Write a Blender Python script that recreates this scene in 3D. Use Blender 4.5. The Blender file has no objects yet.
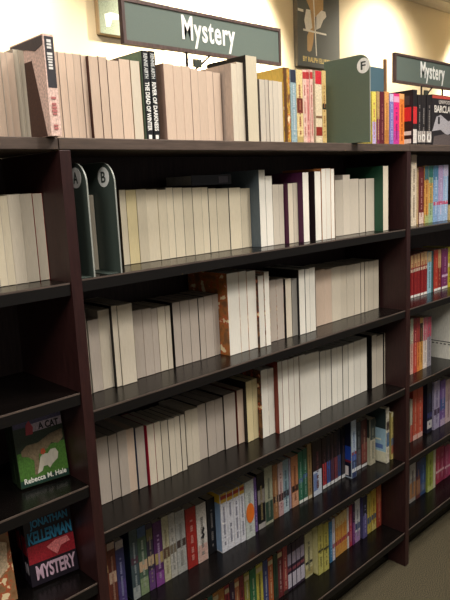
import bpy, math, random
from mathutils import Matrix, Vector
# A bookshop wall of mystery novels: three joined dark bookcase bays, most books turned page-edge out.
C = bpy.context.scene.collection
rng = random.Random(11)
PI = math.pi
BOOKS=[
('T', -0.1479, 0.049, 0.0179, 0.1431, 0.106, 'in', None, 2, 'cream page-edge paperback, first past the frame edge, near bay top', 'page-edge paperbacks on top of the near bay'),
('T', -0.1295, 0.051, 0.0165, 0.1456, 0.106, 'in', None, 2, 'cream page-edge paperback, second past the frame edge, near bay top', 'page-edge paperbacks on top of the near bay'),
('T', -0.1126, 0.0506, 0.0196, 0.1487, 0.106, 'in', None, 2, 'cream page-edge paperback, third past the frame edge, near bay top', 'page-edge paperbacks on top of the near bay'),
('T', -0.0922, 0.0492, 0.0109, 0.1505, 0.106, 'in', None, 2, 'cream page-edge paperback, fourth past the frame edge, near bay top', 'page-edge paperbacks on top of the near bay'),
('T', -0.0808, 0.0493, 0.013, 0.1513, 0.106, 'in', None, 2, 'cream page-edge paperback, fifth past the frame edge, near bay top', 'page-edge paperbacks on top of the near bay'),
('T', -0.067, 0.0507, 0.0099, 0.158, 0.106, 'in', None, 3, 'cream page-edge paperback, sixth past the frame edge, near bay top', 'page-edge paperbacks on top of the near bay'),
('T', -0.0567, 0.0495, 0.0095, 0.1573, 0.106, 'in', None, 3, 'cream page-edge paperback, seventh past the frame edge, near bay top', 'page-edge paperbacks on top of the near bay'),
('T', 0.0187, 0.0704, 0.0152, 0.1676, 0.106, 'in', '9a8a80', 2, 'cream page-edge paperback, first past the leaning pink book, bookcase top', 'page-edge and coloured paperbacks on top of the main bay'),
('T', 0.0343, 0.0692, 0.016, 0.167, 0.106, 'in', '9a8a80', 2, 'cream page-edge paperback, second past the leaning pink book, bookcase top', 'page-edge and coloured paperbacks on top of the main bay'),
('T', 0.0507, 0.069, 0.0169, 0.1667, 0.106, 'in', '9a8a80', 2, 'cream page-edge paperback, third past the leaning pink book, bookcase top', 'page-edge and coloured paperbacks on top of the main bay'),
('T', 0.0679, 0.0709, 0.0171, 0.1678, 0.106, 'in', '9a8a80', 2, 'cream page-edge paperback, fourth past the leaning pink book, bookcase top', 'page-edge and coloured paperbacks on top of the main bay'),
('T', 0.0854, 0.0695, 0.0112, 0.1664, 0.106, 'in', '9a8a80', 2, 'cream page-edge paperback, fifth past the leaning pink book, bookcase top', 'page-edge and coloured paperbacks on top of the main bay'),
('T', 0.0975, 0.0615, 0.0221, 0.1649, 0.106, 'in', '4a2a22', 2, 'cream page-edge paperback with dark brown side cover, bookcase top', 'page-edge and coloured paperbacks on top of the main bay'),
('T', 0.12, 0.0605, 0.019, 0.1659, 0.106, 'in', '4a2a22', 2, 'cream page-edge paperback, first past the dark brown side cover, bookcase top', 'page-edge and coloured paperbacks on top of the main bay'),
('T', 0.1398, 0.0602, 0.0291, 0.1615, 0.106, 'in', '6a5a50', 2, 'cream page-edge paperback, second past the dark brown side cover, bookcase top', 'page-edge and coloured paperbacks on top of the main bay'),
('T', 0.1692, 0.0596, 0.0267, 0.1661, 0.106, 'in', '6a5a50', 2, 'cream page-edge paperback, third past the dark brown side cover, bookcase top', 'page-edge and coloured paperbacks on top of the main bay'),
('T', 0.1968, 0.0589, 0.0241, 0.1656, 0.106, 'in', '8a6a40', 3, 'cream page-edge paperback, fourth past the dark brown side cover, bookcase top', 'page-edge and coloured paperbacks on top of the main bay'),
('T', 0.227, 0.0553, 0.0165, 0.1874, 0.135, 'out', '17191c', ((), 'e8e8e0', 'rennie1'), 'black paperback spine lettered The Dead of Winter, green side cover, bookcase top', 'page-edge and coloured paperbacks on top of the main bay'),
('T', 0.2452, 0.0545, 0.0157, 0.1883, 0.135, 'out', '15171a', ((), 'e8e8e0', 'rennie2'), 'black paperback spine lettered River of Darkness with white title, bookcase top', 'page-edge and coloured paperbacks on top of the main bay'),
('T', 0.2865, 0.0593, 0.0265, 0.1683, 0.106, 'in', 'b09080', 2, 'cream page-edge paperback with pinkish brown side cover, bookcase top', 'page-edge and coloured paperbacks on top of the main bay'),
('T', 0.3134, 0.0593, 0.0256, 0.1667, 0.106, 'in', 'b09080', 2, 'cream page-edge paperback, first past the pinkish side cover, bookcase top', 'page-edge and coloured paperbacks on top of the main bay'),
('T', 0.3394, 0.0595, 0.0239, 0.1676, 0.106, 'in', 'b09080', 2, 'cream page-edge paperback, second past the pinkish side cover, bookcase top', 'page-edge and coloured paperbacks on top of the main bay'),
('T', 0.3643, 0.059, 0.0215, 0.1641, 0.106, 'in', 'a89488', 2, 'cream page-edge paperback, third past the pinkish side cover, bookcase top', 'page-edge and coloured paperbacks on top of the main bay'),
('T', 0.3862, 0.0593, 0.0261, 0.1614, 0.106, 'in', 'a89488', 2, 'cream page-edge paperback, fourth past the pinkish side cover, bookcase top', 'page-edge and coloured paperbacks on top of the main bay'),
('T', 0.4128, 0.0603, 0.0211, 0.1633, 0.106, 'in', 'a89488', 2, 'cream page-edge paperback, fifth past the pinkish side cover, bookcase top', 'page-edge and coloured paperbacks on top of the main bay'),
('T', 0.4343, 0.0596, 0.0239, 0.1615, 0.106, 'in', 'a89488', 2, 'cream page-edge paperback, sixth past the pinkish side cover, bookcase top', 'page-edge and coloured paperbacks on top of the main bay'),
('T', 0.4662, 0.0305, 0.0186, 0.1801, 0.106, 'in', 'c4b0a0', 3, 'taller cream paperback with wrinkled grey side cover, bookcase top', 'page-edge and coloured paperbacks on top of the main bay'),
('T', 0.4853, 0.0311, 0.0218, 0.1846, 0.135, 'in', 'c4b0a0', 3, 'cream page-edge paperback, first past the wrinkled grey cover, bookcase top', 'page-edge and coloured paperbacks on top of the main bay'),
('T', 0.5079, 0.0221, 0.0384, 0.2008, 0.135, 'in', '1e1a18', 4, 'tallest ivory paperback with black side cover beneath the sign, bookcase top', 'page-edge and coloured paperbacks on top of the main bay'),
('T', 0.5957, 0.0611, 0.0202, 0.1587, 0.106, 'in', '9a9088', 0, 'cream page-edge paperback, first past the tall ivory paperback, bookcase top', 'page-edge and coloured paperbacks on top of the main bay'),
('T', 0.6164, 0.0608, 0.0123, 0.1592, 0.106, 'in', '9a9088', 0, 'cream page-edge paperback, second past the tall ivory paperback, bookcase top', 'page-edge and coloured paperbacks on top of the main bay'),
('T', 0.6291, 0.0593, 0.0146, 0.1581, 0.106, 'in', '9a9088', 0, 'cream page-edge paperback, third past the tall ivory paperback, bookcase top', 'page-edge and coloured paperbacks on top of the main bay'),
('T', 0.6441, 0.0591, 0.0203, 0.1584, 0.106, 'in', '9a9088', 0, 'cream page-edge paperback, fourth past the tall ivory paperback, bookcase top', 'page-edge and coloured paperbacks on top of the main bay'),
('T', 0.6648, 0.0611, 0.0187, 0.1581, 0.106, 'in', '9a9088', 0, 'cream page-edge paperback, fifth past the tall ivory paperback, bookcase top', 'page-edge and coloured paperbacks on top of the main bay'),
('T', 0.6843, 0.0561, 0.0238, 0.1938, 0.135, 'out', 'c8a040', (((0, 1, '5a3a1c', 0, 0.45),), '6a3a14', 'gold'), 'gold and brown mottled spine with yellow side cover, bookcase top', 'page-edge and coloured paperbacks on top of the main bay'),
('T', 0.709, 0.0543, 0.0231, 0.1907, 0.135, 'out', '8fa7ad', (((0.83, 1, '2a3040'),), 'e0e4e4', None), 'pale blue spine with navy top band, bookcase top', 'page-edge and coloured paperbacks on top of the main bay'),
('T', 0.7331, 0.0539, 0.0257, 0.1929, 0.135, 'out', 'd8c088', (((0.42, 0.62, '6a2a20'), (0.0, 0.1, 'b09a60')), '7a2a20', None), 'straw yellow spine with a red picture, bookcase top', 'page-edge and coloured paperbacks on top of the main bay'),
('T', 0.7663, 0.0592, 0.0153, 0.196, 0.135, 'out', 'd8b8a8', (((0.88, 0.97, 'b03030'),), 'a83030', None), 'thin pinkish spine with red dot on top, first past the straw yellow spine, bookcase top', 'page-edge and coloured paperbacks on top of the main bay'),
('T', 0.7828, 0.0607, 0.0137, 0.1974, 0.135, 'out', 'd49a90', (((0.88, 0.97, 'a02828'),), 'a83030', None), 'thin pinkish spine with red dot on top, second past the straw yellow spine, bookcase top', 'page-edge and coloured paperbacks on top of the main bay'),
('T', 0.7979, 0.0597, 0.013, 0.1986, 0.135, 'out', 'd8b4a4', (((0.88, 0.97, 'b03030'),), 'a02020', None), 'thin pinkish spine with red dot on top, third past the straw yellow spine, bookcase top', 'page-edge and coloured paperbacks on top of the main bay'),
('T', 0.8212, 0.0595, 0.0294, 0.1987, 0.135, 'out', 'd8c8a8', (((0.82, 1, 'c02430'), (0.12, 0.24, '8a2a20'), (0.36, 0.39, '7a5a40')), None, None), 'cream spine with scarlet top band, bookcase top', 'page-edge and coloured paperbacks on top of the main bay'),
('T', 0.8519, 0.059, 0.0173, 0.2008, 0.135, 'out', 'c8ac70', (((0.48, 0.56, '20201e'),), '8a4a20', None), 'thin tan spine with dark mark, first past the scarlet band spine, bookcase top', 'page-edge and coloured paperbacks on top of the main bay'),
('T', 1.1512, 0.0912, 0.0221, 0.1686, 0.106, 'out', 'e0d060', (((0, 0.45, 'b8a8d0'),), 'a03060', None), 'yellow and lilac spine beside the F divider, bookcase top', 'coloured spines past the F divider'),
('T', 1.1748, 0.0898, 0.0171, 0.1699, 0.106, 'out', 'b09060', (((0, 0.5, '7a2a50'),), 'e0c080', None), 'thin tan and plum spine, first past the yellow lilac spine, bookcase top', 'coloured spines past the F divider'),
('T', 1.1935, 0.0893, 0.0245, 0.1705, 0.106, 'out', '5c1c28', ((), 'c09080', None), 'dark maroon spine, second past the yellow lilac spine, bookcase top', 'coloured spines past the F divider'),
('T', 1.2208, 0.0889, 0.025, 0.1722, 0.106, 'out', 'd89a58', (((0.0, 0.3, 'b87a3c'),), '8a5a20', None), 'tan orange spine, third past the yellow lilac spine, bookcase top', 'coloured spines past the F divider'),
('T', 1.2498, 0.0889, 0.0242, 0.1678, 0.106, 'out', '7c78b8', (((0.85, 1, 'c8c0d8'),), 'e0e0f0', None), 'lavender blue spine, fourth past the yellow lilac spine, bookcase top', 'coloured spines past the F divider'),
('T', 1.2756, 0.0892, 0.0347, 0.1697, 0.106, 'out', 'e0307a', (((0.84, 0.95, 'f0a0c0'), (0.0, 0.3, 'c03a90')), '60206a', None), 'magenta spine, fifth past the yellow lilac spine, bookcase top', 'coloured spines past the F divider'),
('T', 1.312, 0.0904, 0.0317, 0.1718, 0.106, 'out', 'e8843a', (((0.9, 1, 'e8b070'),), 'a03a10', None), 'bright orange spine, sixth past the yellow lilac spine, bookcase top', 'coloured spines past the F divider'),
('T', 1.3445, 0.058, 0.0255, 0.1823, 0.135, 'out', '1c1a1c', (((0.05, 0.3, 'd8d0c8'), (0.4, 0.7, 'c82c30')), None, 'redblack'), 'black paperback with red and white side cover, bookcase top', 'coloured spines past the F divider'),
('T', 1.3936, 0.0689, 0.024, 0.1707, 0.106, 'out', '221e20', (((0.08, 0.3, 'b8b0a8'),), 'c8c0b8', 'ring'), 'black novel spine with white ring, first past the red and black cover, far bay top', 'matching black novels with white rings'),
('T', 1.4207, 0.07, 0.0299, 0.1725, 0.106, 'out', '221e20', (((0.08, 0.3, 'b8b0a8'),), 'c8c0b8', 'ring'), 'black novel spine with white ring, second past the red and black cover, far bay top', 'matching black novels with white rings'),
('T', 1.4552, 0.0694, 0.0363, 0.1732, 0.106, 'out', '1e1a1c', (((0.08, 0.3, 'b8b0a8'),), 'c8c0b8', 'ring'), 'black novel spine with white ring, third past the red and black cover, far bay top', 'matching black novels with white rings'),
('A', -0.2061, 0.0762, 0.0229, 0.1712, 0.106, 'in', None, 5, 'cream page-edge paperback, first past the far end, near bay first shelf', 'page-edge paperbacks in the near bay'),
('A', -0.1828, 0.0744, 0.0147, 0.1705, 0.106, 'in', None, 5, 'cream page-edge paperback, second past the far end, near bay first shelf', 'page-edge paperbacks in the near bay'),
('A', -0.1676, 0.0739, 0.0185, 0.1696, 0.106, 'in', None, 5, 'cream page-edge paperback, third past the far end, near bay first shelf', 'page-edge paperbacks in the near bay'),
('A', -0.1487, 0.0744, 0.0208, 0.1687, 0.106, 'in', None, 5, 'cream page-edge paperback, fourth past the far end, near bay first shelf', 'page-edge paperbacks in the near bay'),
('A', -0.1271, 0.0739, 0.0156, 0.1699, 0.106, 'in', None, 4, 'cream page-edge paperback, fifth past the far end, near bay first shelf', 'page-edge paperbacks in the near bay'),
('A', -0.1111, 0.0744, 0.0152, 0.1685, 0.106, 'in', None, 4, 'cream page-edge paperback, sixth past the far end, near bay first shelf', 'page-edge paperbacks in the near bay'),
('A', -0.0951, 0.0743, 0.0239, 0.1702, 0.106, 'in', None, 3, 'cream page-edge paperback, seventh past the far end, near bay first shelf', 'page-edge paperbacks in the near bay'),
('A', -0.0704, 0.0744, 0.024, 0.1702, 0.106, 'in', None, 3, 'cream page-edge paperback, eighth past the far end, near bay first shelf', 'page-edge paperbacks in the near bay'),
('A', -0.0443, 0.0759, 0.0206, 0.1701, 0.106, 'in', 'a83028', 3, 'cream page-edge paperback with thin red cover line, near bay first shelf', 'page-edge paperbacks in the near bay'),
('A', 0.0828, 0.0791, 0.011, 0.1571, 0.106, 'in', None, 3, 'cream paperback standing between the A and B dividers, first shelf', 'page-edge paperbacks on the first shelf'),
('A', 0.1723, 0.0989, 0.0168, 0.1663, 0.106, 'in', '4a3c2c', 4, 'cream page-edge paperback, first past the B divider, first shelf', 'page-edge paperbacks on the first shelf'),
('A', 0.1909, 0.101, 0.028, 0.1654, 0.106, 'in', '6a5030', 6, 'cream page-edge paperback, second past the B divider, first shelf', 'page-edge paperbacks on the first shelf'),
('A', 0.2197, 0.1004, 0.0263, 0.1655, 0.106, 'in', None, 4, 'cream page-edge paperback, third past the B divider, first shelf', 'page-edge paperbacks on the first shelf'),
('A', 0.2464, 0.1006, 0.0318, 0.1641, 0.106, 'in', None, 4, 'cream page-edge paperback, fourth past the B divider, first shelf', 'page-edge paperbacks on the first shelf'),
('A', 0.2786, 0.099, 0.0242, 0.1621, 0.106, 'in', None, 4, 'cream page-edge paperback, fifth past the B divider, first shelf', 'page-edge paperbacks on the first shelf'),
('A', 0.3044, 0.1007, 0.0207, 0.1663, 0.106, 'in', '7a7468', 4, 'cream page-edge paperback, sixth past the B divider, first shelf', 'page-edge paperbacks on the first shelf'),
('A', 0.3256, 0.1008, 0.0289, 0.1653, 0.106, 'in', '7a7468', 4, 'cream page-edge paperback, seventh past the B divider, first shelf', 'page-edge paperbacks on the first shelf'),
('A', 0.3549, 0.1004, 0.0293, 0.1639, 0.106, 'in', '7a7468', 4, 'cream page-edge paperback, eighth past the B divider, first shelf', 'page-edge paperbacks on the first shelf'),
('A', 0.3846, 0.0994, 0.0296, 0.1633, 0.106, 'in', '7a7468', 4, 'cream page-edge paperback, ninth past the B divider, first shelf', 'page-edge paperbacks on the first shelf'),
('A', 0.4145, 0.1011, 0.0223, 0.163, 0.106, 'in', '7a7468', 4, 'cream page-edge paperback, tenth past the B divider, first shelf', 'page-edge paperbacks on the first shelf'),
('A', 0.4383, 0.101, 0.0266, 0.1595, 0.106, 'in', '5a5850', 4, 'cream page-edge paperback, eleventh past the B divider, first shelf', 'page-edge paperbacks on the first shelf'),
('A', 0.4653, 0.1011, 0.042, 0.1584, 0.106, 'in', '5a5850', 4, 'cream page-edge paperback, twelfth past the B divider, first shelf', 'page-edge paperbacks on the first shelf'),
('A', 0.5076, 0.0989, 0.0418, 0.1585, 0.106, 'in', '5a5850', 4, 'cream page-edge paperback, thirteenth past the B divider, first shelf', 'page-edge paperbacks on the first shelf'),
('A', 0.5498, 0.1003, 0.0368, 0.1556, 0.106, 'in', '5a5850', 4, 'cream page-edge paperback, fourteenth past the B divider, first shelf', 'page-edge paperbacks on the first shelf'),
('A', 0.5874, 0.0675, 0.0239, 0.2005, 0.14, 'in', '59646a', 7, 'tall ivory paperback with grey blue side cover, first shelf', 'page-edge paperbacks on the first shelf'),
('A', 0.6122, 0.0675, 0.0257, 0.1846, 0.135, 'in', None, 7, 'tall ivory page-edge book, first past the grey blue side cover, first shelf', 'page-edge paperbacks on the first shelf'),
('A', 0.6386, 0.0672, 0.0254, 0.1615, 0.106, 'in', None, 0, 'cream page-edge paperback, second past the grey blue side cover, first shelf', 'page-edge paperbacks on the first shelf'),
('A', 0.6645, 0.0671, 0.0179, 0.1609, 0.106, 'in', None, 0, 'cream page-edge paperback, third past the grey blue side cover, first shelf', 'page-edge paperbacks on the first shelf'),
('A', 0.6864, 0.0541, 0.0208, 0.1625, 0.106, 'in', '4a1838', 3, 'slim page-edge paperback with plum side cover, first shelf', 'page-edge paperbacks on the first shelf'),
('A', 0.7093, 0.0557, 0.0195, 0.1632, 0.106, 'in', '606458', 3, 'cream page-edge paperback, first past the plum side cover, first shelf', 'page-edge paperbacks on the first shelf'),
('A', 0.7296, 0.038, 0.0256, 0.1899, 0.14, 'in', '48183c', 7, 'tall ivory page-edge book with deep purple side cover, first shelf', 'page-edge paperbacks on the first shelf'),
('A', 0.7732, 0.0309, 0.027, 0.1914, 0.14, 'in', '241818', 7, 'tall ivory page-edge book with black and red side cover, first shelf', 'page-edge paperbacks on the first shelf'),
('A', 0.802, 0.0296, 0.0196, 0.1982, 0.14, 'in', 'b07040', 7, 'tall ivory page-edge book, first past the black red cover, first shelf', 'page-edge paperbacks on the first shelf'),
('A', 0.822, 0.0307, 0.0229, 0.1986, 0.14, 'in', 'b07040', 7, 'tall ivory page-edge book, second past the black red cover, first shelf', 'page-edge paperbacks on the first shelf'),
('A', 0.8453, 0.0301, 0.0162, 0.197, 0.14, 'in', 'b07040', 7, 'tall ivory page-edge book, third past the black red cover, first shelf', 'page-edge paperbacks on the first shelf'),
('A', 0.9045, 0.0589, 0.0383, 0.1657, 0.106, 'in', None, 0, 'cream page-edge paperback, fourth past the black red cover, first shelf', 'page-edge paperbacks on the first shelf'),
('A', 0.9436, 0.0589, 0.0354, 0.1793, 0.106, 'in', None, 0, 'taller cream page-edge paperback, fifth past the black red cover, first shelf', 'page-edge paperbacks on the first shelf'),
('A', 0.9804, 0.0602, 0.0465, 0.1664, 0.106, 'in', None, 0, 'cream page-edge paperback, sixth past the black red cover, first shelf', 'page-edge paperbacks on the first shelf'),
('A', 1.0284, 0.06, 0.033, 0.1653, 0.106, 'in', '2a2624', 0, 'cream page-edge paperback, seventh past the black red cover, first shelf', 'page-edge paperbacks on the first shelf'),
('A', 1.0657, 0.0609, 0.0482, 0.1657, 0.106, 'in', '4a2c20', 0, 'cream page-edge paperback, eighth past the black red cover, first shelf', 'page-edge paperbacks on the first shelf'),
('A', 1.1147, 0.0295, 0.0301, 0.2017, 0.14, 'in', '1f4a34', 3, 'slim tall page-edge book with dark green side cover, first shelf', 'page-edge paperbacks on the first shelf'),
('B', 0.0481, 0.0891, 0.0089, 0.1816, 0.135, 'in', '2a2624', 3, 'cream page-edge paperback, first past the dark red upright, second shelf', 'page-edge paperbacks on the second shelf'),
('B', 0.0638, 0.0947, 0.0261, 0.1614, 0.106, 'in', None, 1, 'cream page-edge paperback, second past the dark red upright, second shelf', 'page-edge paperbacks on the second shelf'),
('B', 0.0908, 0.0949, 0.0283, 0.1786, 0.106, 'in', None, 3, 'cream page-edge paperback, third past the dark red upright, second shelf', 'page-edge paperbacks on the second shelf'),
('B', 0.1199, 0.0865, 0.0143, 0.1846, 0.135, 'in', '1a1818', 3, 'cream paperback with black side cover, taller than its neighbour, second shelf', 'page-edge paperbacks on the second shelf'),
('B', 0.135, 0.0844, 0.0385, 0.1836, 0.135, 'in', None, 3, 'cream page-edge paperback, first past the black side cover, second shelf', 'page-edge paperbacks on the second shelf'),
('B', 0.185, 0.0997, 0.0259, 0.1613, 0.106, 'in', '8a7c70', 1, 'cream page-edge paperback, second past the black side cover, second shelf', 'page-edge paperbacks on the second shelf'),
('B', 0.2113, 0.0995, 0.0257, 0.1604, 0.106, 'in', '8a7c70', 1, 'cream page-edge paperback, third past the black side cover, second shelf', 'page-edge paperbacks on the second shelf'),
('B', 0.2374, 0.1, 0.0174, 0.1571, 0.106, 'in', '8a7c70', 1, 'cream page-edge paperback, fourth past the black side cover, second shelf', 'page-edge paperbacks on the second shelf'),
('B', 0.2558, 0.1003, 0.0229, 0.1574, 0.106, 'in', '7a6a58', 3, 'cream page-edge paperback, fifth past the black side cover, second shelf', 'page-edge paperbacks on the second shelf'),
('B', 0.2792, 0.1, 0.0147, 0.1565, 0.106, 'in', '7a6a58', 3, 'cream page-edge paperback, sixth past the black side cover, second shelf', 'page-edge paperbacks on the second shelf'),
('B', 0.3019, 0.1008, 0.0237, 0.1607, 0.106, 'in', '181616', 1, 'cream page-edge paperback beyond a black gap, second shelf', 'page-edge paperbacks on the second shelf'),
('B', 0.326, 0.1007, 0.029, 0.1608, 0.106, 'in', '181616', 1, 'cream page-edge paperback, first past the black gap, second shelf', 'page-edge paperbacks on the second shelf'),
('B', 0.3554, 0.1009, 0.028, 0.1598, 0.106, 'in', '181616', 1, 'cream page-edge paperback, second past the black gap, second shelf', 'page-edge paperbacks on the second shelf'),
('B', 0.3838, 0.0992, 0.0192, 0.1596, 0.106, 'in', '181616', 1, 'cream page-edge paperback, third past the black gap, second shelf', 'page-edge paperbacks on the second shelf'),
('B', 0.4034, 0.0996, 0.0293, 0.1603, 0.106, 'in', '181616', 1, 'cream page-edge paperback, fourth past the black gap, second shelf', 'page-edge paperbacks on the second shelf'),
('B', 0.4331, 0.101, 0.0208, 0.1602, 0.106, 'in', '181616', 1, 'cream page-edge paperback, fifth past the black gap, second shelf', 'page-edge paperbacks on the second shelf'),
('B', 0.4547, 0.0665, 0.0416, 0.2136, 0.15, 'in', 'a86830', 7, 'tall white page-edge book with orange illustrated side cover, second shelf', 'page-edge paperbacks on the second shelf'),
('B', 0.4967, 0.0665, 0.0282, 0.213, 0.15, 'in', 'a86830', 7, 'tall white page-edge book, first past the illustrated orange cover, second shelf', 'page-edge paperbacks on the second shelf'),
('B', 0.5254, 0.0659, 0.0341, 0.2101, 0.15, 'in', 'a86830', 7, 'tall white page-edge book, second past the illustrated orange cover, second shelf', 'page-edge paperbacks on the second shelf'),
('B', 0.5602, 0.059, 0.0218, 0.194, 0.135, 'in', '1c1a1a', 7, 'tall white page-edge book, third past the illustrated orange cover, second shelf', 'page-edge paperbacks on the second shelf'),
('B', 0.5829, 0.0571, 0.0186, 0.2019, 0.135, 'in', None, 7, 'tallest slim white page-edge book, fourth past the illustrated orange cover, second shelf', 'page-edge paperbacks on the second shelf'),
('B', 0.6224, 0.0754, 0.0266, 0.1721, 0.106, 'in', None, 1, 'cream page-edge paperback, fifth past the illustrated orange cover, second shelf', 'page-edge paperbacks on the second shelf'),
('B', 0.6494, 0.0746, 0.0292, 0.171, 0.106, 'in', None, 1, 'cream page-edge paperback, sixth past the illustrated orange cover, second shelf', 'page-edge paperbacks on the second shelf'),
('B', 0.6835, 0.071, 0.025, 0.1681, 0.106, 'in', '161414', 3, 'cream page-edge paperback after a black cover, second shelf', 'page-edge paperbacks on the second shelf'),
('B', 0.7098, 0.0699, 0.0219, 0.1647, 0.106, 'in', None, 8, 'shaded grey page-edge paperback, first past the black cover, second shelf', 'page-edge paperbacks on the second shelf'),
('B', 0.7325, 0.0629, 0.0265, 0.1882, 0.135, 'in', '181616', 7, 'bright white page-edge book with black side cover, second shelf', 'page-edge paperbacks on the second shelf'),
('B', 0.7595, 0.0618, 0.0198, 0.1871, 0.135, 'in', '181616', 7, 'bright white page-edge book, first past the white trio start, second shelf', 'page-edge paperbacks on the second shelf'),
('B', 0.7796, 0.0623, 0.0261, 0.1881, 0.135, 'in', '181616', 7, 'bright white page-edge book, second past the white trio start, second shelf', 'page-edge paperbacks on the second shelf'),
('B', 0.8423, 0.0891, 0.0446, 0.1711, 0.106, 'in', None, 2, 'cream page-edge paperback, third past the white trio start, second shelf', 'page-edge paperbacks on the second shelf'),
('B', 0.8874, 0.0892, 0.0336, 0.1684, 0.106, 'in', None, 2, 'cream page-edge paperback, fourth past the white trio start, second shelf', 'page-edge paperbacks on the second shelf'),
('B', 0.9218, 0.089, 0.0447, 0.1699, 0.106, 'in', None, 3, 'cream page-edge paperback, fifth past the white trio start, second shelf', 'page-edge paperbacks on the second shelf'),
('B', 0.9669, 0.091, 0.0348, 0.1685, 0.106, 'in', None, 3, 'cream page-edge paperback, sixth past the white trio start, second shelf', 'page-edge paperbacks on the second shelf'),
('B', 1.0021, 0.0904, 0.0386, 0.1671, 0.106, 'in', None, 3, 'cream page-edge paperback, seventh past the white trio start, second shelf', 'page-edge paperbacks on the second shelf'),
('B', 1.0411, 0.0895, 0.0344, 0.1668, 0.106, 'in', None, 3, 'cream page-edge paperback, eighth past the white trio start, second shelf', 'page-edge paperbacks on the second shelf'),
('B', 1.0799, 0.0907, 0.0201, 0.1671, 0.106, 'in', '5a5650', 3, 'cream page-edge paperback, ninth past the white trio start, second shelf', 'page-edge paperbacks on the second shelf'),
('B', 1.1004, 0.0892, 0.0201, 0.167, 0.106, 'in', '5a5650', 3, 'cream page-edge paperback, tenth past the white trio start, second shelf', 'page-edge paperbacks on the second shelf'),
('B', 1.1209, 0.09, 0.0326, 0.1653, 0.106, 'in', '5a5650', 3, 'cream page-edge paperback, eleventh past the white trio start, second shelf', 'page-edge paperbacks on the second shelf'),
('B', 1.1539, 0.0911, 0.031, 0.1646, 0.106, 'in', '5a5650', 3, 'cream page-edge paperback, twelfth past the white trio start, second shelf', 'page-edge paperbacks on the second shelf'),
('C', 0.0567, 0.1006, 0.0349, 0.1591, 0.106, 'in', '4a4640', 1, 'cream page-edge paperback, first past the dark red upright, third shelf', 'page-edge paperbacks on the third shelf'),
('C', 0.093, 0.1011, 0.024, 0.1563, 0.106, 'in', '3a3632', 1, 'cream page-edge paperback, second past the dark red upright, third shelf', 'page-edge paperbacks on the third shelf'),
('C', 0.118, 0.0991, 0.0234, 0.1581, 0.106, 'in', None, 1, 'cream page-edge paperback, third past the dark red upright, third shelf', 'page-edge paperbacks on the third shelf'),
('C', 0.1424, 0.1004, 0.021, 0.1557, 0.106, 'in', None, 2, 'cream page-edge paperback, fourth past the dark red upright, third shelf', 'page-edge paperbacks on the third shelf'),
('C', 0.166, 0.0974, 0.0248, 0.1534, 0.106, 'in', '26304c', 1, 'cream page-edge paperback with blue-black side cover, third shelf', 'page-edge paperbacks on the third shelf'),
('C', 0.1957, 0.0926, 0.0208, 0.1511, 0.106, 'in', 'b02038', 3, 'cream page-edge paperback with black and crimson cover edge, third shelf', 'page-edge paperbacks on the third shelf'),
('C', 0.2176, 0.093, 0.0189, 0.1508, 0.106, 'in', '3a3632', 3, 'cream page-edge paperback, first past the crimson edge, third shelf', 'page-edge paperbacks on the third shelf'),
('C', 0.2369, 0.0922, 0.0209, 0.1488, 0.106, 'in', '3a3632', 3, 'cream page-edge paperback, second past the crimson edge, third shelf', 'page-edge paperbacks on the third shelf'),
('C', 0.2588, 0.0916, 0.0194, 0.1464, 0.106, 'in', '3a3632', 3, 'cream page-edge paperback, third past the crimson edge, third shelf', 'page-edge paperbacks on the third shelf'),
('C', 0.2786, 0.0932, 0.0178, 0.1466, 0.106, 'in', '3a3632', 3, 'cream page-edge paperback, fourth past the crimson edge, third shelf', 'page-edge paperbacks on the third shelf'),
('C', 0.2968, 0.0918, 0.0146, 0.1465, 0.106, 'in', '3a3632', 3, 'cream page-edge paperback, fifth past the crimson edge, third shelf', 'page-edge paperbacks on the third shelf'),
('C', 0.3247, 0.1048, 0.0181, 0.1475, 0.106, 'in', None, 3, 'cream page-edge paperback, sixth past the crimson edge, third shelf', 'page-edge paperbacks on the third shelf'),
('C', 0.3432, 0.1042, 0.0222, 0.1461, 0.106, 'in', None, 3, 'cream page-edge paperback, seventh past the crimson edge, third shelf', 'page-edge paperbacks on the third shelf'),
('C', 0.3665, 0.1061, 0.0284, 0.1492, 0.106, 'in', '4a463e', 1, 'cream page-edge paperback, eighth past the crimson edge, third shelf', 'page-edge paperbacks on the third shelf'),
('C', 0.3953, 0.1042, 0.0306, 0.1498, 0.106, 'in', '4a463e', 1, 'cream page-edge paperback, ninth past the crimson edge, third shelf', 'page-edge paperbacks on the third shelf'),
('C', 0.4263, 0.1061, 0.0295, 0.148, 0.106, 'in', '4a463e', 1, 'cream page-edge paperback, tenth past the crimson edge, third shelf', 'page-edge paperbacks on the third shelf'),
('C', 0.4566, 0.1023, 0.0427, 0.1524, 0.106, 'in', '2a201c', 1, 'cream page-edge paperback, eleventh past the crimson edge, third shelf', 'page-edge paperbacks on the third shelf'),
('C', 0.5048, 0.101, 0.024, 0.1535, 0.106, 'in', '6a2c20', 2, 'cream page-edge paperback, twelfth past the crimson edge, third shelf', 'page-edge paperbacks on the third shelf'),
('C', 0.5296, 0.0895, 0.0244, 0.1735, 0.106, 'in', '1e1a16', 6, 'tall yellowish page-edge book with black side cover, third shelf', 'page-edge paperbacks on the third shelf'),
('C', 0.5544, 0.0911, 0.0209, 0.1737, 0.106, 'in', '1e1a16', 6, 'cream page-edge paperback, first past the yellowish book, third shelf', 'page-edge paperbacks on the third shelf'),
('C', 0.5761, 0.0765, 0.0276, 0.1966, 0.135, 'in', '3a2a1c', 7, 'tall white page-edge book with dark orange-flecked side cover, third shelf', 'page-edge paperbacks on the third shelf'),
('C', 0.6041, 0.0782, 0.0263, 0.1934, 0.135, 'in', '3a2a1c', 7, 'cream page-edge paperback, first past the flecked cover, third shelf', 'page-edge paperbacks on the third shelf'),
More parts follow.
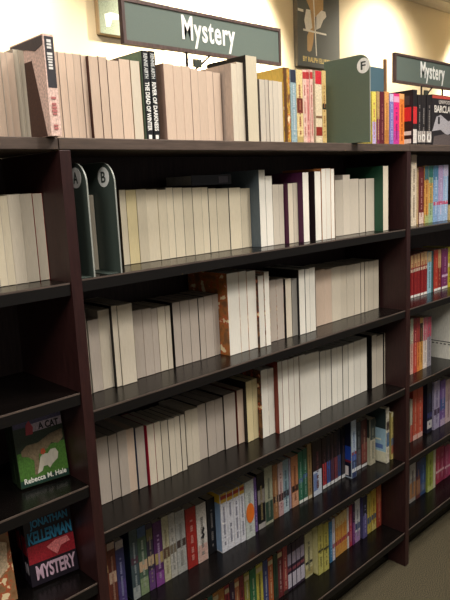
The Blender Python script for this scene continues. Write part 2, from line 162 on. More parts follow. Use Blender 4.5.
('C', 0.6312, 0.0634, 0.0182, 0.2101, 0.135, 'in', '7a3020', 7, 'tall white page-edge book with brick red side cover, third shelf', 'page-edge paperbacks on the third shelf'),
('C', 0.6499, 0.0631, 0.0253, 0.2087, 0.135, 'in', '7a3020', 7, 'cream page-edge paperback, first past the brick red cover, third shelf', 'page-edge paperbacks on the third shelf'),
('C', 0.6755, 0.0628, 0.024, 0.2073, 0.135, 'in', '7a3020', 7, 'cream page-edge paperback, second past the brick red cover, third shelf', 'page-edge paperbacks on the third shelf'),
('C', 0.7, 0.063, 0.0225, 0.2078, 0.135, 'in', '7a3020', 7, 'cream page-edge paperback, third past the brick red cover, third shelf', 'page-edge paperbacks on the third shelf'),
('C', 0.7411, 0.0755, 0.0247, 0.2021, 0.135, 'in', None, 7, 'cream page-edge paperback, fourth past the brick red cover, third shelf', 'page-edge paperbacks on the third shelf'),
('C', 0.7662, 0.0754, 0.0397, 0.1987, 0.135, 'in', None, 7, 'cream page-edge paperback, fifth past the brick red cover, third shelf', 'page-edge paperbacks on the third shelf'),
('C', 0.8063, 0.0759, 0.0284, 0.1965, 0.135, 'in', None, 7, 'cream page-edge paperback, sixth past the brick red cover, third shelf', 'page-edge paperbacks on the third shelf'),
('C', 0.8492, 0.085, 0.0294, 0.1884, 0.135, 'in', '4a4640', 7, 'cream page-edge paperback, seventh past the brick red cover, third shelf', 'page-edge paperbacks on the third shelf'),
('C', 0.879, 0.0858, 0.0272, 0.1857, 0.135, 'in', '4a4640', 7, 'cream page-edge paperback, eighth past the brick red cover, third shelf', 'page-edge paperbacks on the third shelf'),
('C', 0.9066, 0.084, 0.029, 0.1851, 0.135, 'in', '4a4640', 7, 'cream page-edge paperback, ninth past the brick red cover, third shelf', 'page-edge paperbacks on the third shelf'),
('C', 0.9361, 0.0859, 0.0294, 0.1827, 0.135, 'in', '4a4640', 7, 'cream page-edge paperback, tenth past the brick red cover, third shelf', 'page-edge paperbacks on the third shelf'),
('C', 0.967, 0.0847, 0.0284, 0.182, 0.135, 'in', '7a746a', 7, 'cream page-edge paperback, eleventh past the brick red cover, third shelf', 'page-edge paperbacks on the third shelf'),
('C', 0.9958, 0.0839, 0.0306, 0.1819, 0.135, 'in', '7a746a', 7, 'cream page-edge paperback, twelfth past the brick red cover, third shelf', 'page-edge paperbacks on the third shelf'),
('C', 1.0269, 0.0838, 0.0354, 0.183, 0.135, 'in', '7a746a', 7, 'cream page-edge paperback, thirteenth past the brick red cover, third shelf', 'page-edge paperbacks on the third shelf'),
('C', 1.0627, 0.0842, 0.0384, 0.1829, 0.135, 'in', '7a746a', 7, 'cream page-edge paperback, fourteenth past the brick red cover, third shelf', 'page-edge paperbacks on the third shelf'),
('C', 1.1238, 0.0794, 0.0282, 0.1841, 0.135, 'in', '1a1818', 0, 'cream page-edge paperback past the black gap, third shelf', 'page-edge paperbacks on the third shelf'),
('C', 1.1524, 0.0799, 0.0401, 0.1764, 0.106, 'in', '1a1818', 0, 'cream page-edge paperback, first past the black gap, third shelf', 'page-edge paperbacks on the third shelf'),
('C', 1.1938, 0.0755, 0.005, 0.1809, 0.106, 'in', '1e1c1c', 3, 'cream page-edge paperback, second past the black gap, third shelf', 'page-edge paperbacks on the third shelf'),
('D', 0.0482, 0.0892, 0.0099, 0.1787, 0.106, 'out', '8a3a20', (((0.0, 0.12, 'c08040'), (0.6, 0.7, 'd0a060')), 'e0b080', None), 'dark red and orange spine beside the near upright, fourth shelf', 'coloured paperbacks on the fourth shelf'),
('D', 0.0591, 0.0908, 0.0211, 0.1762, 0.106, 'out', '7a3424', (((0.42, 0.58, 'd0a888'), (0.9, 1, 'c8a890')), 'd8b090', None), 'reddish brown spine with pale picture, first past the red orange spine, fourth shelf', 'coloured paperbacks on the fourth shelf'),
('D', 0.0812, 0.0912, 0.023, 0.1707, 0.106, 'out', '3c3c78', (((0.88, 1, 'c0b0a8'), (0.0, 0.4, '54408a')), 'b8b8e0', None), 'dark blue and violet spine, second past the red orange spine, fourth shelf', 'coloured paperbacks on the fourth shelf'),
('D', 0.121, 0.0905, 0.0215, 0.1837, 0.135, 'out', '44585c', (((0.0, 0.18, 'a8b0ac'), (0.5, 0.6, '5a3848')), 'c8d0d0', 'navy'), 'slate spine with navy side cover, fourth shelf', 'coloured paperbacks on the fourth shelf'),
('D', 0.1435, 0.091, 0.0253, 0.1782, 0.106, 'out', '4c6a50', (((0.0, 0.25, '8aa070'), (0.35, 0.5, 'd0a880'), (0.85, 1, '3c5a88')), 'd8d8c0', None), 'green picture spine with blue top, first past the slate spine, fourth shelf', 'coloured paperbacks on the fourth shelf'),
('D', 0.1698, 0.091, 0.0188, 0.176, 0.106, 'out', '3a3048', (((0.0, 0.3, '6a3a80'), (0.38, 0.52, 'c8a878'), (0.75, 0.92, '7a7040')), 'd0b890', None), 'dark plum spine with gold picture, second past the slate spine, fourth shelf', 'coloured paperbacks on the fourth shelf'),
('D', 0.1899, 0.0897, 0.0258, 0.171, 0.106, 'out', '5c2468', (((0.0, 0.22, '8a3a98'), (0.35, 0.52, 'b09850')), 'e0c8e8', None), 'purple spine with gold band, third past the slate spine, fourth shelf', 'coloured paperbacks on the fourth shelf'),
('D', 0.2173, 0.0908, 0.0206, 0.1737, 0.106, 'out', 'c4bc94', (((0.36, 0.52, '6a4a34'),), '8a7a50', None), 'olive cream spine with brown crest, fourth shelf', 'coloured paperbacks on the fourth shelf'),
('D', 0.239, 0.0908, 0.0197, 0.1728, 0.106, 'out', 'bcb8ac', (((0.38, 0.52, '7a6a50'),), '7a7870', None), 'grey white spine with small dark picture, first past the olive cream spine, fourth shelf', 'coloured paperbacks on the fourth shelf'),
('D', 0.2597, 0.0902, 0.0307, 0.1699, 0.106, 'out', 'b0b0a8', (((0.42, 0.54, '4a3a34'),), '7a7870', None), 'grey white spine with small dark picture, second past the olive cream spine, fourth shelf', 'coloured paperbacks on the fourth shelf'),
('D', 0.2912, 0.0875, 0.0339, 0.1649, 0.106, 'out', 'b82018', ((), 'e8b8a8', None), 'bright red spine, fourth shelf', 'coloured paperbacks on the fourth shelf'),
('D', 0.326, 0.0864, 0.0336, 0.1627, 0.106, 'out', 'd8d0c4', (((0.0, 0.3, 'd8a898'),), '484440', 'figure'), 'off-white spine with a black figure, fourth shelf', 'coloured paperbacks on the fourth shelf'),
('D', 0.3717, 0.096, 0.0279, 0.1564, 0.106, 'out', '18161a', ((), 'b0a8a0', None), 'black spine, first past the figure spine, fourth shelf', 'coloured paperbacks on the fourth shelf'),
('D', 0.4004, 0.0744, 0.0229, 0.1685, 0.106, 'out', 'dcdce4', (((0.84, 1, 'd8a828'), (0.9, 0.96, 'b02c20')), '50506a', 'blueyellow'), 'white series spine with yellow top and blue side cover, fourth shelf', 'coloured paperbacks on the fourth shelf'),
('D', 0.4241, 0.0745, 0.0226, 0.1666, 0.106, 'out', 'dcdce4', (((0.84, 1, 'd8a828'), (0.9, 0.96, 'b02c20')), '50506a', None), 'white series spine with yellow top, first past the white series start, fourth shelf', 'coloured paperbacks on the fourth shelf'),
('D', 0.4476, 0.0743, 0.0215, 0.1666, 0.106, 'out', 'dcdce4', (((0.84, 1, 'd8a828'), (0.9, 0.96, 'b02c20')), '50506a', None), 'white series spine with yellow top, second past the white series start, fourth shelf', 'coloured paperbacks on the fourth shelf'),
('D', 0.4699, 0.0728, 0.0188, 0.1675, 0.106, 'out', 'dcdce4', (((0.84, 1, 'd8a828'), (0.9, 0.96, 'b02c20')), '50506a', None), 'white series spine with yellow top, third past the white series start, fourth shelf', 'coloured paperbacks on the fourth shelf'),
('D', 0.4894, 0.0703, 0.034, 0.1693, 0.106, 'out', 'c4ccc4', ((), '8a9088', 'ball'), 'pale spine with a large orange ball, fourth shelf', 'coloured paperbacks on the fourth shelf'),
('D', 0.5337, 0.0803, 0.0111, 0.1631, 0.106, 'out', '6a4a98', ((), 'd0c0e0', None), 'thin violet spine, first past the orange ball spine, fourth shelf', 'coloured paperbacks on the fourth shelf'),
('D', 0.5468, 0.0794, 0.0305, 0.1696, 0.106, 'out', '161418', (((0.0, 0.1, 'a8a098'), (0.45, 0.7, '8a8078')), 'd0b060', None), 'black spine with white mark, second past the orange ball spine, fourth shelf', 'coloured paperbacks on the fourth shelf'),
('D', 0.5793, 0.0809, 0.033, 0.1754, 0.106, 'out', 'a8a888', (((0.05, 0.4, '2c4a38'),), '485848', None), 'sage beige spine with dark green block, fourth shelf', 'coloured paperbacks on the fourth shelf'),
('D', 0.6196, 0.0854, 0.0202, 0.1678, 0.106, 'out', 'a86a38', (((0.3, 0.42, '3a2420'),), 'e0c090', None), 'tan orange spine, first past the sage beige spine, fourth shelf', 'coloured paperbacks on the fourth shelf'),
('D', 0.6416, 0.0845, 0.0206, 0.1661, 0.106, 'out', 'd0b0a8', (((0.28, 0.42, '4a2c28'), (0.0, 0.25, 'c89898')), '7a3038', None), 'pale pink spine, second past the sage beige spine, fourth shelf', 'coloured paperbacks on the fourth shelf'),
('D', 0.6634, 0.0859, 0.0259, 0.1668, 0.106, 'out', '84a4b0', (((0.3, 0.42, '3a3a44'), (0.0, 0.26, 'b0c4cc')), '30505c', None), 'light blue spine, third past the sage beige spine, fourth shelf', 'coloured paperbacks on the fourth shelf'),
('D', 0.6966, 0.0903, 0.0079, 0.16, 0.106, 'out', 'a898b0', ((), None, None), 'very thin lilac spine, fourth past the sage beige spine, fourth shelf', 'coloured paperbacks on the fourth shelf'),
('D', 0.7053, 0.0884, 0.0306, 0.1629, 0.106, 'out', 'd0804c', (((0.3, 0.42, '3a2420'), (0.0, 0.28, 'e09a70')), '6a3018', None), 'orange salmon spine, fifth past the sage beige spine, fourth shelf', 'coloured paperbacks on the fourth shelf'),
('D', 0.7367, 0.0873, 0.0202, 0.1674, 0.106, 'out', '2a7a58', (((0.0, 0.06, 'e8e8e0'), (0.4, 0.48, '4a6aa0')), 'bcd8c8', None), 'emerald green spine with white foot, fourth shelf', 'coloured paperbacks on the fourth shelf'),
('D', 0.7577, 0.0867, 0.0205, 0.17, 0.106, 'out', '2c6a4c', (((0.0, 0.06, 'e8e8e0'), (0.45, 0.52, '4060a0')), 'bcd8c8', None), 'deep green spine with white foot, first past the emerald spine, fourth shelf', 'coloured paperbacks on the fourth shelf'),
('D', 0.779, 0.0851, 0.0189, 0.1798, 0.106, 'out', 'a8844c', (((0.0, 0.06, 'd0c0a0'),), '5a3a1c', None), 'tan brown spine, second past the emerald spine, fourth shelf', 'coloured paperbacks on the fourth shelf'),
('D', 0.7987, 0.0812, 0.0445, 0.1799, 0.106, 'out', '2a181c', (((0.0, 0.46, 'c8d4e4'), (0.1, 0.42, '6a84c0', 0.05, 0.5)), '8a4040', None), 'dark red novel with pale blue lower half, fourth shelf', 'coloured paperbacks on the fourth shelf'),
('D', 0.8579, 0.0904, 0.0209, 0.1717, 0.106, 'out', '2c1618', (((0.0, 0.07, 'e0e0e0'), (0.07, 0.5, 'c02c34')), '7a5050', None), 'dark series spine with white foot dot, first past the pale blue half, fourth shelf', 'coloured paperbacks on the fourth shelf'),
('D', 0.8802, 0.0905, 0.0196, 0.1714, 0.106, 'out', '1e1a26', (((0.0, 0.07, 'e0e0e0'), (0.07, 0.5, '3450a8')), '7a5050', None), 'dark series spine with white foot dot, second past the pale blue half, fourth shelf', 'coloured paperbacks on the fourth shelf'),
('D', 0.9013, 0.0903, 0.0178, 0.1717, 0.106, 'out', '2c181c', (((0.0, 0.07, 'e0e0e0'), (0.07, 0.5, '5a2c48')), '7a5050', None), 'dark series spine with white foot dot, third past the pale blue half, fourth shelf', 'coloured paperbacks on the fourth shelf'),
('D', 0.9205, 0.0901, 0.0169, 0.1725, 0.106, 'out', '281618', (((0.0, 0.07, 'e0e0e0'), (0.07, 0.5, '8a3440')), '7a5050', None), 'dark series spine with white foot dot, fourth past the pale blue half, fourth shelf', 'coloured paperbacks on the fourth shelf'),
('D', 0.9389, 0.0912, 0.0182, 0.1733, 0.106, 'out', '1a1a24', (((0.0, 0.07, 'e0e0e0'), (0.07, 0.5, '2c4480')), '7a5050', None), 'dark series spine with white foot dot, fifth past the pale blue half, fourth shelf', 'coloured paperbacks on the fourth shelf'),
('D', 0.9586, 0.0896, 0.0207, 0.1736, 0.106, 'out', '161418', (((0.0, 0.07, 'e0e0e0'), (0.07, 0.5, '2a2a34')), '7a5050', None), 'dark series spine with white foot dot, sixth past the pale blue half, fourth shelf', 'coloured paperbacks on the fourth shelf'),
('D', 0.9801, 0.0643, 0.0258, 0.1998, 0.13, 'out', 'b8ccE0', (((0.0, 0.3, '2c3c6a'), (0.3, 0.4, '3a5ac0'), (0.4, 0.45, 'a02c34'), (0.1, 0.16, 'e0e0e0')), '4060a0', 'bluelabel'), 'blue and white hardback pulled forward, with square label on cover, fourth shelf', 'coloured paperbacks on the fourth shelf'),
('D', 1.0375, 0.0855, 0.0265, 0.1705, 0.106, 'out', '34383c', (((0.0, 0.08, 'd8d8d8'), (0.1, 0.4, '5a4a58')), '9aa0a0', None), 'charcoal spine, first past the blue labelled book, fourth shelf', 'coloured paperbacks on the fourth shelf'),
('D', 1.0656, 0.085, 0.0343, 0.1679, 0.106, 'out', '5a2a24', (((0.0, 0.06, 'd8d8d8'), (0.1, 0.5, '8a3c34')), 'c09a80', None), 'reddish brown spine, second past the blue labelled book, fourth shelf', 'coloured paperbacks on the fourth shelf'),
('D', 1.1007, 0.0732, 0.0316, 0.1642, 0.106, 'out', 'b8b090', (((0.55, 1, '343c34'),), '5a5a48', 'greygreen'), 'greenish grey spine, third past the blue labelled book, fourth shelf', 'coloured paperbacks on the fourth shelf'),
('D', 1.1495, 0.0402, 0.0173, 0.199, 0.14, 'out', 'dcd4b8', (((0.6, 0.75, '4a3a34'), (0.3, 0.55, '3a6a9a')), '5a4a44', 'skycover'), 'large thin book with sky blue and cream side cover, fourth shelf', 'coloured paperbacks on the fourth shelf'),
('D', 1.1868, 0.0444, 0.012, 0.1717, 0.106, 'out', 'd8c060', (((0.3, 0.45, '3a6aa0'), (0.12, 0.3, 'b84c3c'), (0.9, 1, 'e8dca0')), '5a4a2c', None), 'yellow spine with blue and red picture, first past the sky blue cover, fourth shelf', 'coloured paperbacks on the fourth shelf'),
('E', 0.3339, 0.0893, 0.0156, 0.153, 0.106, 'out', 'b0402c', (((0.84, 0.93, 'e0c890'),), 'f0e0b0', None), 'rust red spine, first of the visible row end, bottom shelf', 'coloured paperbacks on the bottom shelf'),
('E', 0.3506, 0.089, 0.018, 0.153, 0.106, 'out', '2c7a6c', (((0.0, 0.08, '3a2c24'),), '2a201c', None), 'teal spine, first past the first rust red spine, bottom shelf', 'coloured paperbacks on the bottom shelf'),
('E', 0.3697, 0.0907, 0.0213, 0.153, 0.106, 'out', 'd08434', (((0.84, 0.93, 'e0c890'),), 'e8e8d8', None), 'orange spine, second past the first rust red spine, bottom shelf', 'coloured paperbacks on the bottom shelf'),
('E', 0.3922, 0.091, 0.0202, 0.153, 0.106, 'out', 'c87a2c', (((0.0, 0.08, '3a2c24'),), 'f0e0b0', None), 'amber spine, third past the first rust red spine, bottom shelf', 'coloured paperbacks on the bottom shelf'),
('E', 0.4136, 0.0905, 0.0182, 0.153, 0.106, 'out', 'b02c34', (((0.84, 0.93, 'e0c890'),), '2a201c', None), 'red spine, fourth past the first rust red spine, bottom shelf', 'coloured paperbacks on the bottom shelf'),
('E', 0.4329, 0.0891, 0.0185, 0.153, 0.106, 'out', '4a2444', (((0.0, 0.08, '3a2c24'),), 'e8e8d8', None), 'dark purple spine, fifth past the first rust red spine, bottom shelf', 'coloured paperbacks on the bottom shelf'),
('E', 0.4526, 0.0911, 0.018, 0.153, 0.106, 'out', 'd0703c', (((0.84, 0.93, 'e0c890'),), 'f0e0b0', None), 'orange spine, sixth past the first rust red spine, bottom shelf', 'coloured paperbacks on the bottom shelf'),
('E', 0.4718, 0.0908, 0.0174, 0.153, 0.106, 'out', '902c2c', (((0.0, 0.08, '3a2c24'),), '2a201c', None), 'dark red spine, seventh past the first rust red spine, bottom shelf', 'coloured paperbacks on the bottom shelf'),
('E', 0.4904, 0.09, 0.0201, 0.153, 0.106, 'out', 'a8a03c', (((0.84, 0.93, 'e0c890'),), 'e8e8d8', None), 'olive spine, eighth past the first rust red spine, bottom shelf', 'coloured paperbacks on the bottom shelf'),
('E', 0.5118, 0.0888, 0.0255, 0.153, 0.106, 'out', '2c7c44', (((0.0, 0.08, '3a2c24'),), 'f0e0b0', None), 'green spine, ninth past the first rust red spine, bottom shelf', 'coloured paperbacks on the bottom shelf'),
('E', 0.539, 0.0908, 0.0282, 0.153, 0.106, 'out', 'd8c83c', (((0.84, 0.93, 'e0c890'),), '2a201c', None), 'yellow spine, tenth past the first rust red spine, bottom shelf', 'coloured paperbacks on the bottom shelf'),
('E', 0.5689, 0.0903, 0.0201, 0.153, 0.106, 'out', '3c4484', (((0.0, 0.08, '3a2c24'),), 'e8e8d8', None), 'indigo blue spine, eleventh past the first rust red spine, bottom shelf', 'coloured paperbacks on the bottom shelf'),
('E', 0.5903, 0.0903, 0.0208, 0.153, 0.106, 'out', 'c8602c', (((0.84, 0.93, 'e0c890'),), 'f0e0b0', None), 'burnt orange spine, twelfth past the first rust red spine, bottom shelf', 'coloured paperbacks on the bottom shelf'),
('E', 0.6129, 0.0888, 0.018, 0.153, 0.106, 'out', '2c4a34', (((0.0, 0.08, '3a2c24'),), '2a201c', None), 'bottle green spine, thirteenth past the first rust red spine, bottom shelf', 'coloured paperbacks on the bottom shelf'),
('E', 0.6331, 0.0906, 0.0206, 0.158, 0.106, 'out', '7a2428', (((0.84, 0.93, 'e0c890'),), 'e8e8d8', None), 'maroon spine, fourteenth past the first rust red spine, bottom shelf', 'coloured paperbacks on the bottom shelf'),
('E', 0.655, 0.0889, 0.02, 0.158, 0.106, 'out', 'b0403c', (((0.0, 0.08, '3a2c24'),), 'f0e0b0', None), 'brick red spine, fifteenth past the first rust red spine, bottom shelf', 'coloured paperbacks on the bottom shelf'),
('E', 0.6768, 0.0899, 0.0179, 0.1537, 0.106, 'out', '342038', (((0.06, 0.36, 'c8c0d0'), (0.55, 0.8, 'a89ab0'), (0.42, 0.48, '90404c')), None, None), 'dark plum series spine with white blocks, next to brick red, bottom shelf', 'coloured paperbacks on the bottom shelf'),
('E', 0.6971, 0.0891, 0.0187, 0.1542, 0.106, 'out', '342038', (((0.06, 0.36, 'c8c0d0'), (0.55, 0.8, 'a89ab0'), (0.42, 0.48, '90404c')), None, None), 'dark plum series spine with white blocks, first past the plum series start, bottom shelf', 'coloured paperbacks on the bottom shelf'),
('E', 0.7181, 0.0897, 0.019, 0.1546, 0.106, 'out', '342038', (((0.06, 0.36, 'c8c0d0'), (0.55, 0.8, 'a89ab0'), (0.42, 0.48, '90404c')), None, None), 'dark plum series spine with white blocks, second past the plum series start, bottom shelf', 'coloured paperbacks on the bottom shelf'),
('E', 0.7394, 0.0909, 0.0193, 0.1551, 0.106, 'out', '342038', (((0.06, 0.36, 'c8c0d0'), (0.55, 0.8, 'a89ab0'), (0.42, 0.48, '90404c')), None, None), 'dark plum series spine with white blocks, third past the plum series start, bottom shelf', 'coloured paperbacks on the bottom shelf'),
('E', 0.762, 0.0906, 0.0368, 0.1512, 0.106, 'out', 'cfc68c', (((0.3, 0.36, '3a3a34'), (0.05, 0.2, 'b8a860')), '4a5040', None), 'pale straw spine with dark mark, bottom shelf', 'coloured paperbacks on the bottom shelf'),
('E', 0.8031, 0.0708, 0.0249, 0.1709, 0.106, 'out', 'bcb048', (((0.0, 0.42, 'ccc458'), (0.46, 0.5, '3a3a28')), '5a5424', 'straw'), 'mustard yellow spine with pale straw side cover, pulled forward, bottom shelf', 'coloured paperbacks on the bottom shelf'),
('E', 0.8294, 0.0695, 0.0264, 0.166, 0.106, 'out', 'b4a83c', (((0.0, 0.42, 'c8be50'), (0.46, 0.5, '3a3a28')), '5a5424', None), 'mustard yellow spine, first past the mustard spine, bottom shelf', 'coloured paperbacks on the bottom shelf'),
('E', 0.8794, 0.0847, 0.0158, 0.1446, 0.106, 'out', '2c7cb4', ((), 'c0dcec', None), 'blue spine, second past the mustard spine, bottom shelf', 'coloured paperbacks on the bottom shelf'),
('E', 0.8967, 0.0853, 0.0138, 0.1482, 0.106, 'out', 'd8d0d8', (((0.3, 0.4, 'b0405c'),), '8a8490', None), 'pale grey spine, third past the mustard spine, bottom shelf', 'coloured paperbacks on the bottom shelf'),
('E', 0.9189, 0.0889, 0.0207, 0.1461, 0.106, 'out', 'e49a34', (((0.28, 0.38, 'b02c3c'), (0.72, 1, 'e8c878')), 'd86a20', None), 'tangerine series spine with red picture, next to pale grey, bottom shelf', 'coloured paperbacks on the bottom shelf'),
('E', 0.9411, 0.0898, 0.021, 0.1475, 0.106, 'out', 'e49a34', (((0.28, 0.38, 'b02c3c'), (0.72, 1, 'e8c878')), 'd86a20', None), 'tangerine series spine with red picture, first past the tangerine series start, bottom shelf', 'coloured paperbacks on the bottom shelf'),
('E', 0.9636, 0.0911, 0.0213, 0.1488, 0.106, 'out', 'e49a34', (((0.28, 0.38, 'b02c3c'), (0.72, 1, 'e8c878')), 'd86a20', None), 'tangerine series spine with red picture, second past the tangerine series start, bottom shelf', 'coloured paperbacks on the bottom shelf'),
('E', 0.9864, 0.0906, 0.01, 0.149, 0.106, 'out', 'e0d4cc', (((0.3, 0.4, 'a03850'),), None, None), 'thin white spine, third past the tangerine series start, bottom shelf', 'coloured paperbacks on the bottom shelf'),
('E', 0.998, 0.0909, 0.0171, 0.1501, 0.106, 'out', 'c02c44', ((), 'f0c0c8', None), 'crimson spine, fourth past the tangerine series start, bottom shelf', 'coloured paperbacks on the bottom shelf'),
('E', 1.0166, 0.0895, 0.0149, 0.1502, 0.106, 'out', '7a2c7c', (((0.55, 1, '3a2440'),), 'd8b0d8', None), 'purple spine, fifth past the tangerine series start, bottom shelf', 'coloured paperbacks on the bottom shelf'),
('E', 1.0331, 0.0905, 0.0283, 0.1555, 0.106, 'out', 'd4d4d4', (((0.3, 0.45, '3a4a84'), (0.0, 0.25, 'a87ab8')), '50505c', None), 'white spine with blue picture and lilac foot, bottom shelf', 'coloured paperbacks on the bottom shelf'),
('E', 1.0726, 0.0857, 0.0253, 0.1532, 0.106, 'out', '5c5494', (((0.55, 1, '2c2c44'),), 'c0b8e0', None), 'violet blue spine, first past the white blue spine, bottom shelf', 'coloured paperbacks on the bottom shelf'),
('E', 1.1071, 0.0905, 0.0221, 0.1497, 0.106, 'out', 'd4bc40', (((0.25, 0.4, '3c5a8a'),), '7a6420', None), 'lemon yellow spine, second past the white blue spine, bottom shelf', 'coloured paperbacks on the bottom shelf'),
('E', 1.1309, 0.0898, 0.0301, 0.1539, 0.106, 'out', 'd8b034', (((0.28, 0.4, '4a5a7a'), (0.0, 0.2, 'e0cc60')), '7a5a1c', None), 'golden yellow spine, third past the white blue spine, bottom shelf', 'coloured paperbacks on the bottom shelf'),
('E', 1.1633, 0.0892, 0.0301, 0.1566, 0.106, 'out', 'b83c24', (((0.6, 1, 'd06a34'),), 'f0c090', None), 'red orange spine, fourth past the white blue spine, bottom shelf', 'coloured paperbacks on the bottom shelf'),
('FA', 1.302, 0.0388, 0.0336, 0.2357, 0.14, 'out', 'd8c8b0', (((0.9, 1, 'b8a088'),), '6a5a50', None), 'tall cream spine against the upright, far bay first shelf', 'coloured books on the far bay first shelf'),
('FA', 1.3729, 0.0609, 0.0159, 0.1934, 0.135, 'out', 'b89a70', ((), None, None), 'thin tan spine, first past the tall cream spine, far bay first shelf', 'coloured books on the far bay first shelf'),
('FA', 1.3896, 0.0595, 0.0336, 0.1964, 0.135, 'out', '6a2024', (((0.0, 0.2, 'd8c0b0'),), 'e0c0b0', None), 'dark red spine, second past the tall cream spine, far bay first shelf', 'coloured books on the far bay first shelf'),
('FA', 1.424, 0.0572, 0.0287, 0.1993, 0.135, 'out', 'd0984c', (((0.75, 1, '3c6a70'), (0.0, 0.15, 'a8b070')), '8a5020', None), 'amber and green spine, third past the tall cream spine, far bay first shelf', 'coloured books on the far bay first shelf'),
('FA', 1.4535, 0.0576, 0.0307, 0.1988, 0.135, 'out', '98b088', (((0.35, 0.7, 'd0a050'), (0.8, 1, '2c6a60')), '5a6a40', None), 'sage and gold spine, fourth past the tall cream spine, far bay first shelf', 'coloured books on the far bay first shelf'),
('FA', 1.485, 0.056, 0.0342, 0.1984, 0.135, 'out', '84a4c8', (((0.75, 1, '4a7a98'), (0.3, 0.36, 'c04c6c')), 'e0e8f0', None), 'light blue spine, fifth past the tall cream spine, far bay first shelf', 'coloured books on the far bay first shelf'),
('FA', 1.52, 0.0557, 0.035, 0.1996, 0.135, 'out', 'b09ac0', (((0.0, 0.3, '98b4d4'), (0.3, 0.36, 'c04c6c')), 'e0d8e8', None), 'lilac spine, sixth past the tall cream spine, far bay first shelf', 'coloured books on the far bay first shelf'),
('FA', 1.5558, 0.0555, 0.0358, 0.2009, 0.135, 'out', '9cb8d8', (((0.8, 1, 'c0b8d0'), (0.3, 0.36, 'c04c6c')), 'e8eef4', None), 'powder blue spine, seventh past the tall cream spine, far bay first shelf', 'coloured books on the far bay first shelf'),
('FA', 1.5924, 0.0503, 0.0225, 0.0555, 0.106, 'out', 'b8a070', ((), '5a4a30', None), 'short brown spine, eighth past the tall cream spine, far bay first shelf', 'coloured books on the far bay first shelf'),
('FB', 1.3908, 0.0903, 0.0205, 0.1551, 0.106, 'out', '8a2024', (((0.7, 1, 'c8a070'), (0.6, 0.67, 'd8c8b0'), (0.0, 0.06, 'e8e4dc')), 'c05040', None), 'dark red tan-topped series spine, against the upright, far bay second shelf', 'coloured books on the far bay second shelf'),
('FB', 1.4131, 0.0894, 0.0207, 0.1563, 0.106, 'out', '8a2024', (((0.7, 1, 'c8a070'), (0.6, 0.67, 'd8c8b0'), (0.0, 0.06, 'e8e4dc')), 'c05040', None), 'dark red tan-topped series spine, first past the red series start, far bay second shelf', 'coloured books on the far bay second shelf'),
('FB', 1.4356, 0.09, 0.021, 0.1574, 0.106, 'out', '8a2024', (((0.7, 1, 'c8a070'), (0.6, 0.67, 'd8c8b0'), (0.0, 0.06, 'e8e4dc')), 'c05040', None), 'dark red tan-topped series spine, second past the red series start, far bay second shelf', 'coloured books on the far bay second shelf'),
('FB', 1.4585, 0.0889, 0.0228, 0.1585, 0.106, 'out', '8a2024', (((0.7, 1, 'c8a070'), (0.6, 0.67, 'd8c8b0'), (0.0, 0.06, 'e8e4dc')), 'c05040', None), 'dark red tan-topped series spine, third past the red series start, far bay second shelf', 'coloured books on the far bay second shelf'),
('FB', 1.4831, 0.0894, 0.0246, 0.1595, 0.106, 'out', '8a2024', (((0.7, 1, 'c8a070'), (0.6, 0.67, 'd8c8b0'), (0.0, 0.06, 'e8e4dc')), 'c05040', None), 'dark red tan-topped series spine, fourth past the red series start, far bay second shelf', 'coloured books on the far bay second shelf'),
('FB', 1.5096, 0.0895, 0.0295, 0.1549, 0.106, 'out', '9cc4d4', (((0.75, 1, 'c0a880'),), '40606c', None), 'sky blue spine, far bay second shelf', 'coloured books on the far bay second shelf'),
('FB', 1.541, 0.091, 0.0163, 0.1561, 0.106, 'out', '2c5a5c', ((), None, None), 'thin teal spine, first past the sky blue spine, far bay second shelf', 'coloured books on the far bay second shelf'),
('FB', 1.5592, 0.0891, 0.0304, 0.1572, 0.106, 'out', 'b83c2c', (((0.0, 0.06, 'e8e4dc'),), 'e0a080', None), 'scarlet spine, second past the sky blue spine, far bay second shelf', 'coloured books on the far bay second shelf'),
('FB', 1.5915, 0.0906, 0.0246, 0.156, 0.106, 'out', '902c24', (((0.55, 1, 'c8a070'), (0.0, 0.06, 'e8e4dc')), 'e0c090', None), 'red spine with tan upper half, third past the sky blue spine, far bay second shelf', 'coloured books on the far bay second shelf'),
('FB', 1.6189, 0.089, 0.0484, 0.1539, 0.106, 'out', '7a3060', (((0.0, 0.06, 'e8e4dc'), (0.3, 0.36, 'd0b0c8')), 'c898c0', None), 'plum purple spine, fourth past the sky blue spine, far bay second shelf', 'coloured books on the far bay second shelf'),
('FB', 1.671, 0.0912, 0.0324, 0.1571, 0.106, 'out', 'c8b830', (((0.5, 0.6, 'e8e0a0'),), '6a6018', None), 'yellow green spine, fifth past the sky blue spine, far bay second shelf', 'coloured books on the far bay second shelf'),
('FC', 1.337, 0.0592, 0.0203, 0.204, 0.135, 'out', 'c8a090', (((0.55, 1, 'b0b8a0'),), '8a3030', None), 'faded pink and sage spine, first past the upright, far bay third shelf', 'two-tone spines on the far bay third shelf'),
('FC', 1.3592, 0.059, 0.0234, 0.2015, 0.135, 'out', 'b84438', (((0.55, 1, '8a2c34'),), 'e0b0a0', None), 'brick red spine, second past the upright, far bay third shelf', 'two-tone spines on the far bay third shelf'),
('FC', 1.3844, 0.0593, 0.0195, 0.1991, 0.135, 'out', 'd07a40', (((0.55, 1, '98343c'),), '7a3018', None), 'orange spine with red top, third past the upright, far bay third shelf', 'two-tone spines on the far bay third shelf'),
('FC', 1.4058, 0.061, 0.0227, 0.195, 0.135, 'out', 'c89248', (((0.9, 1, 'd0a860'), (0.55, 0.9, '3a2c24')), '5a3a1c', None), 'golden brown spine with dark top, fourth past the upright, far bay third shelf', 'two-tone spines on the far bay third shelf'),
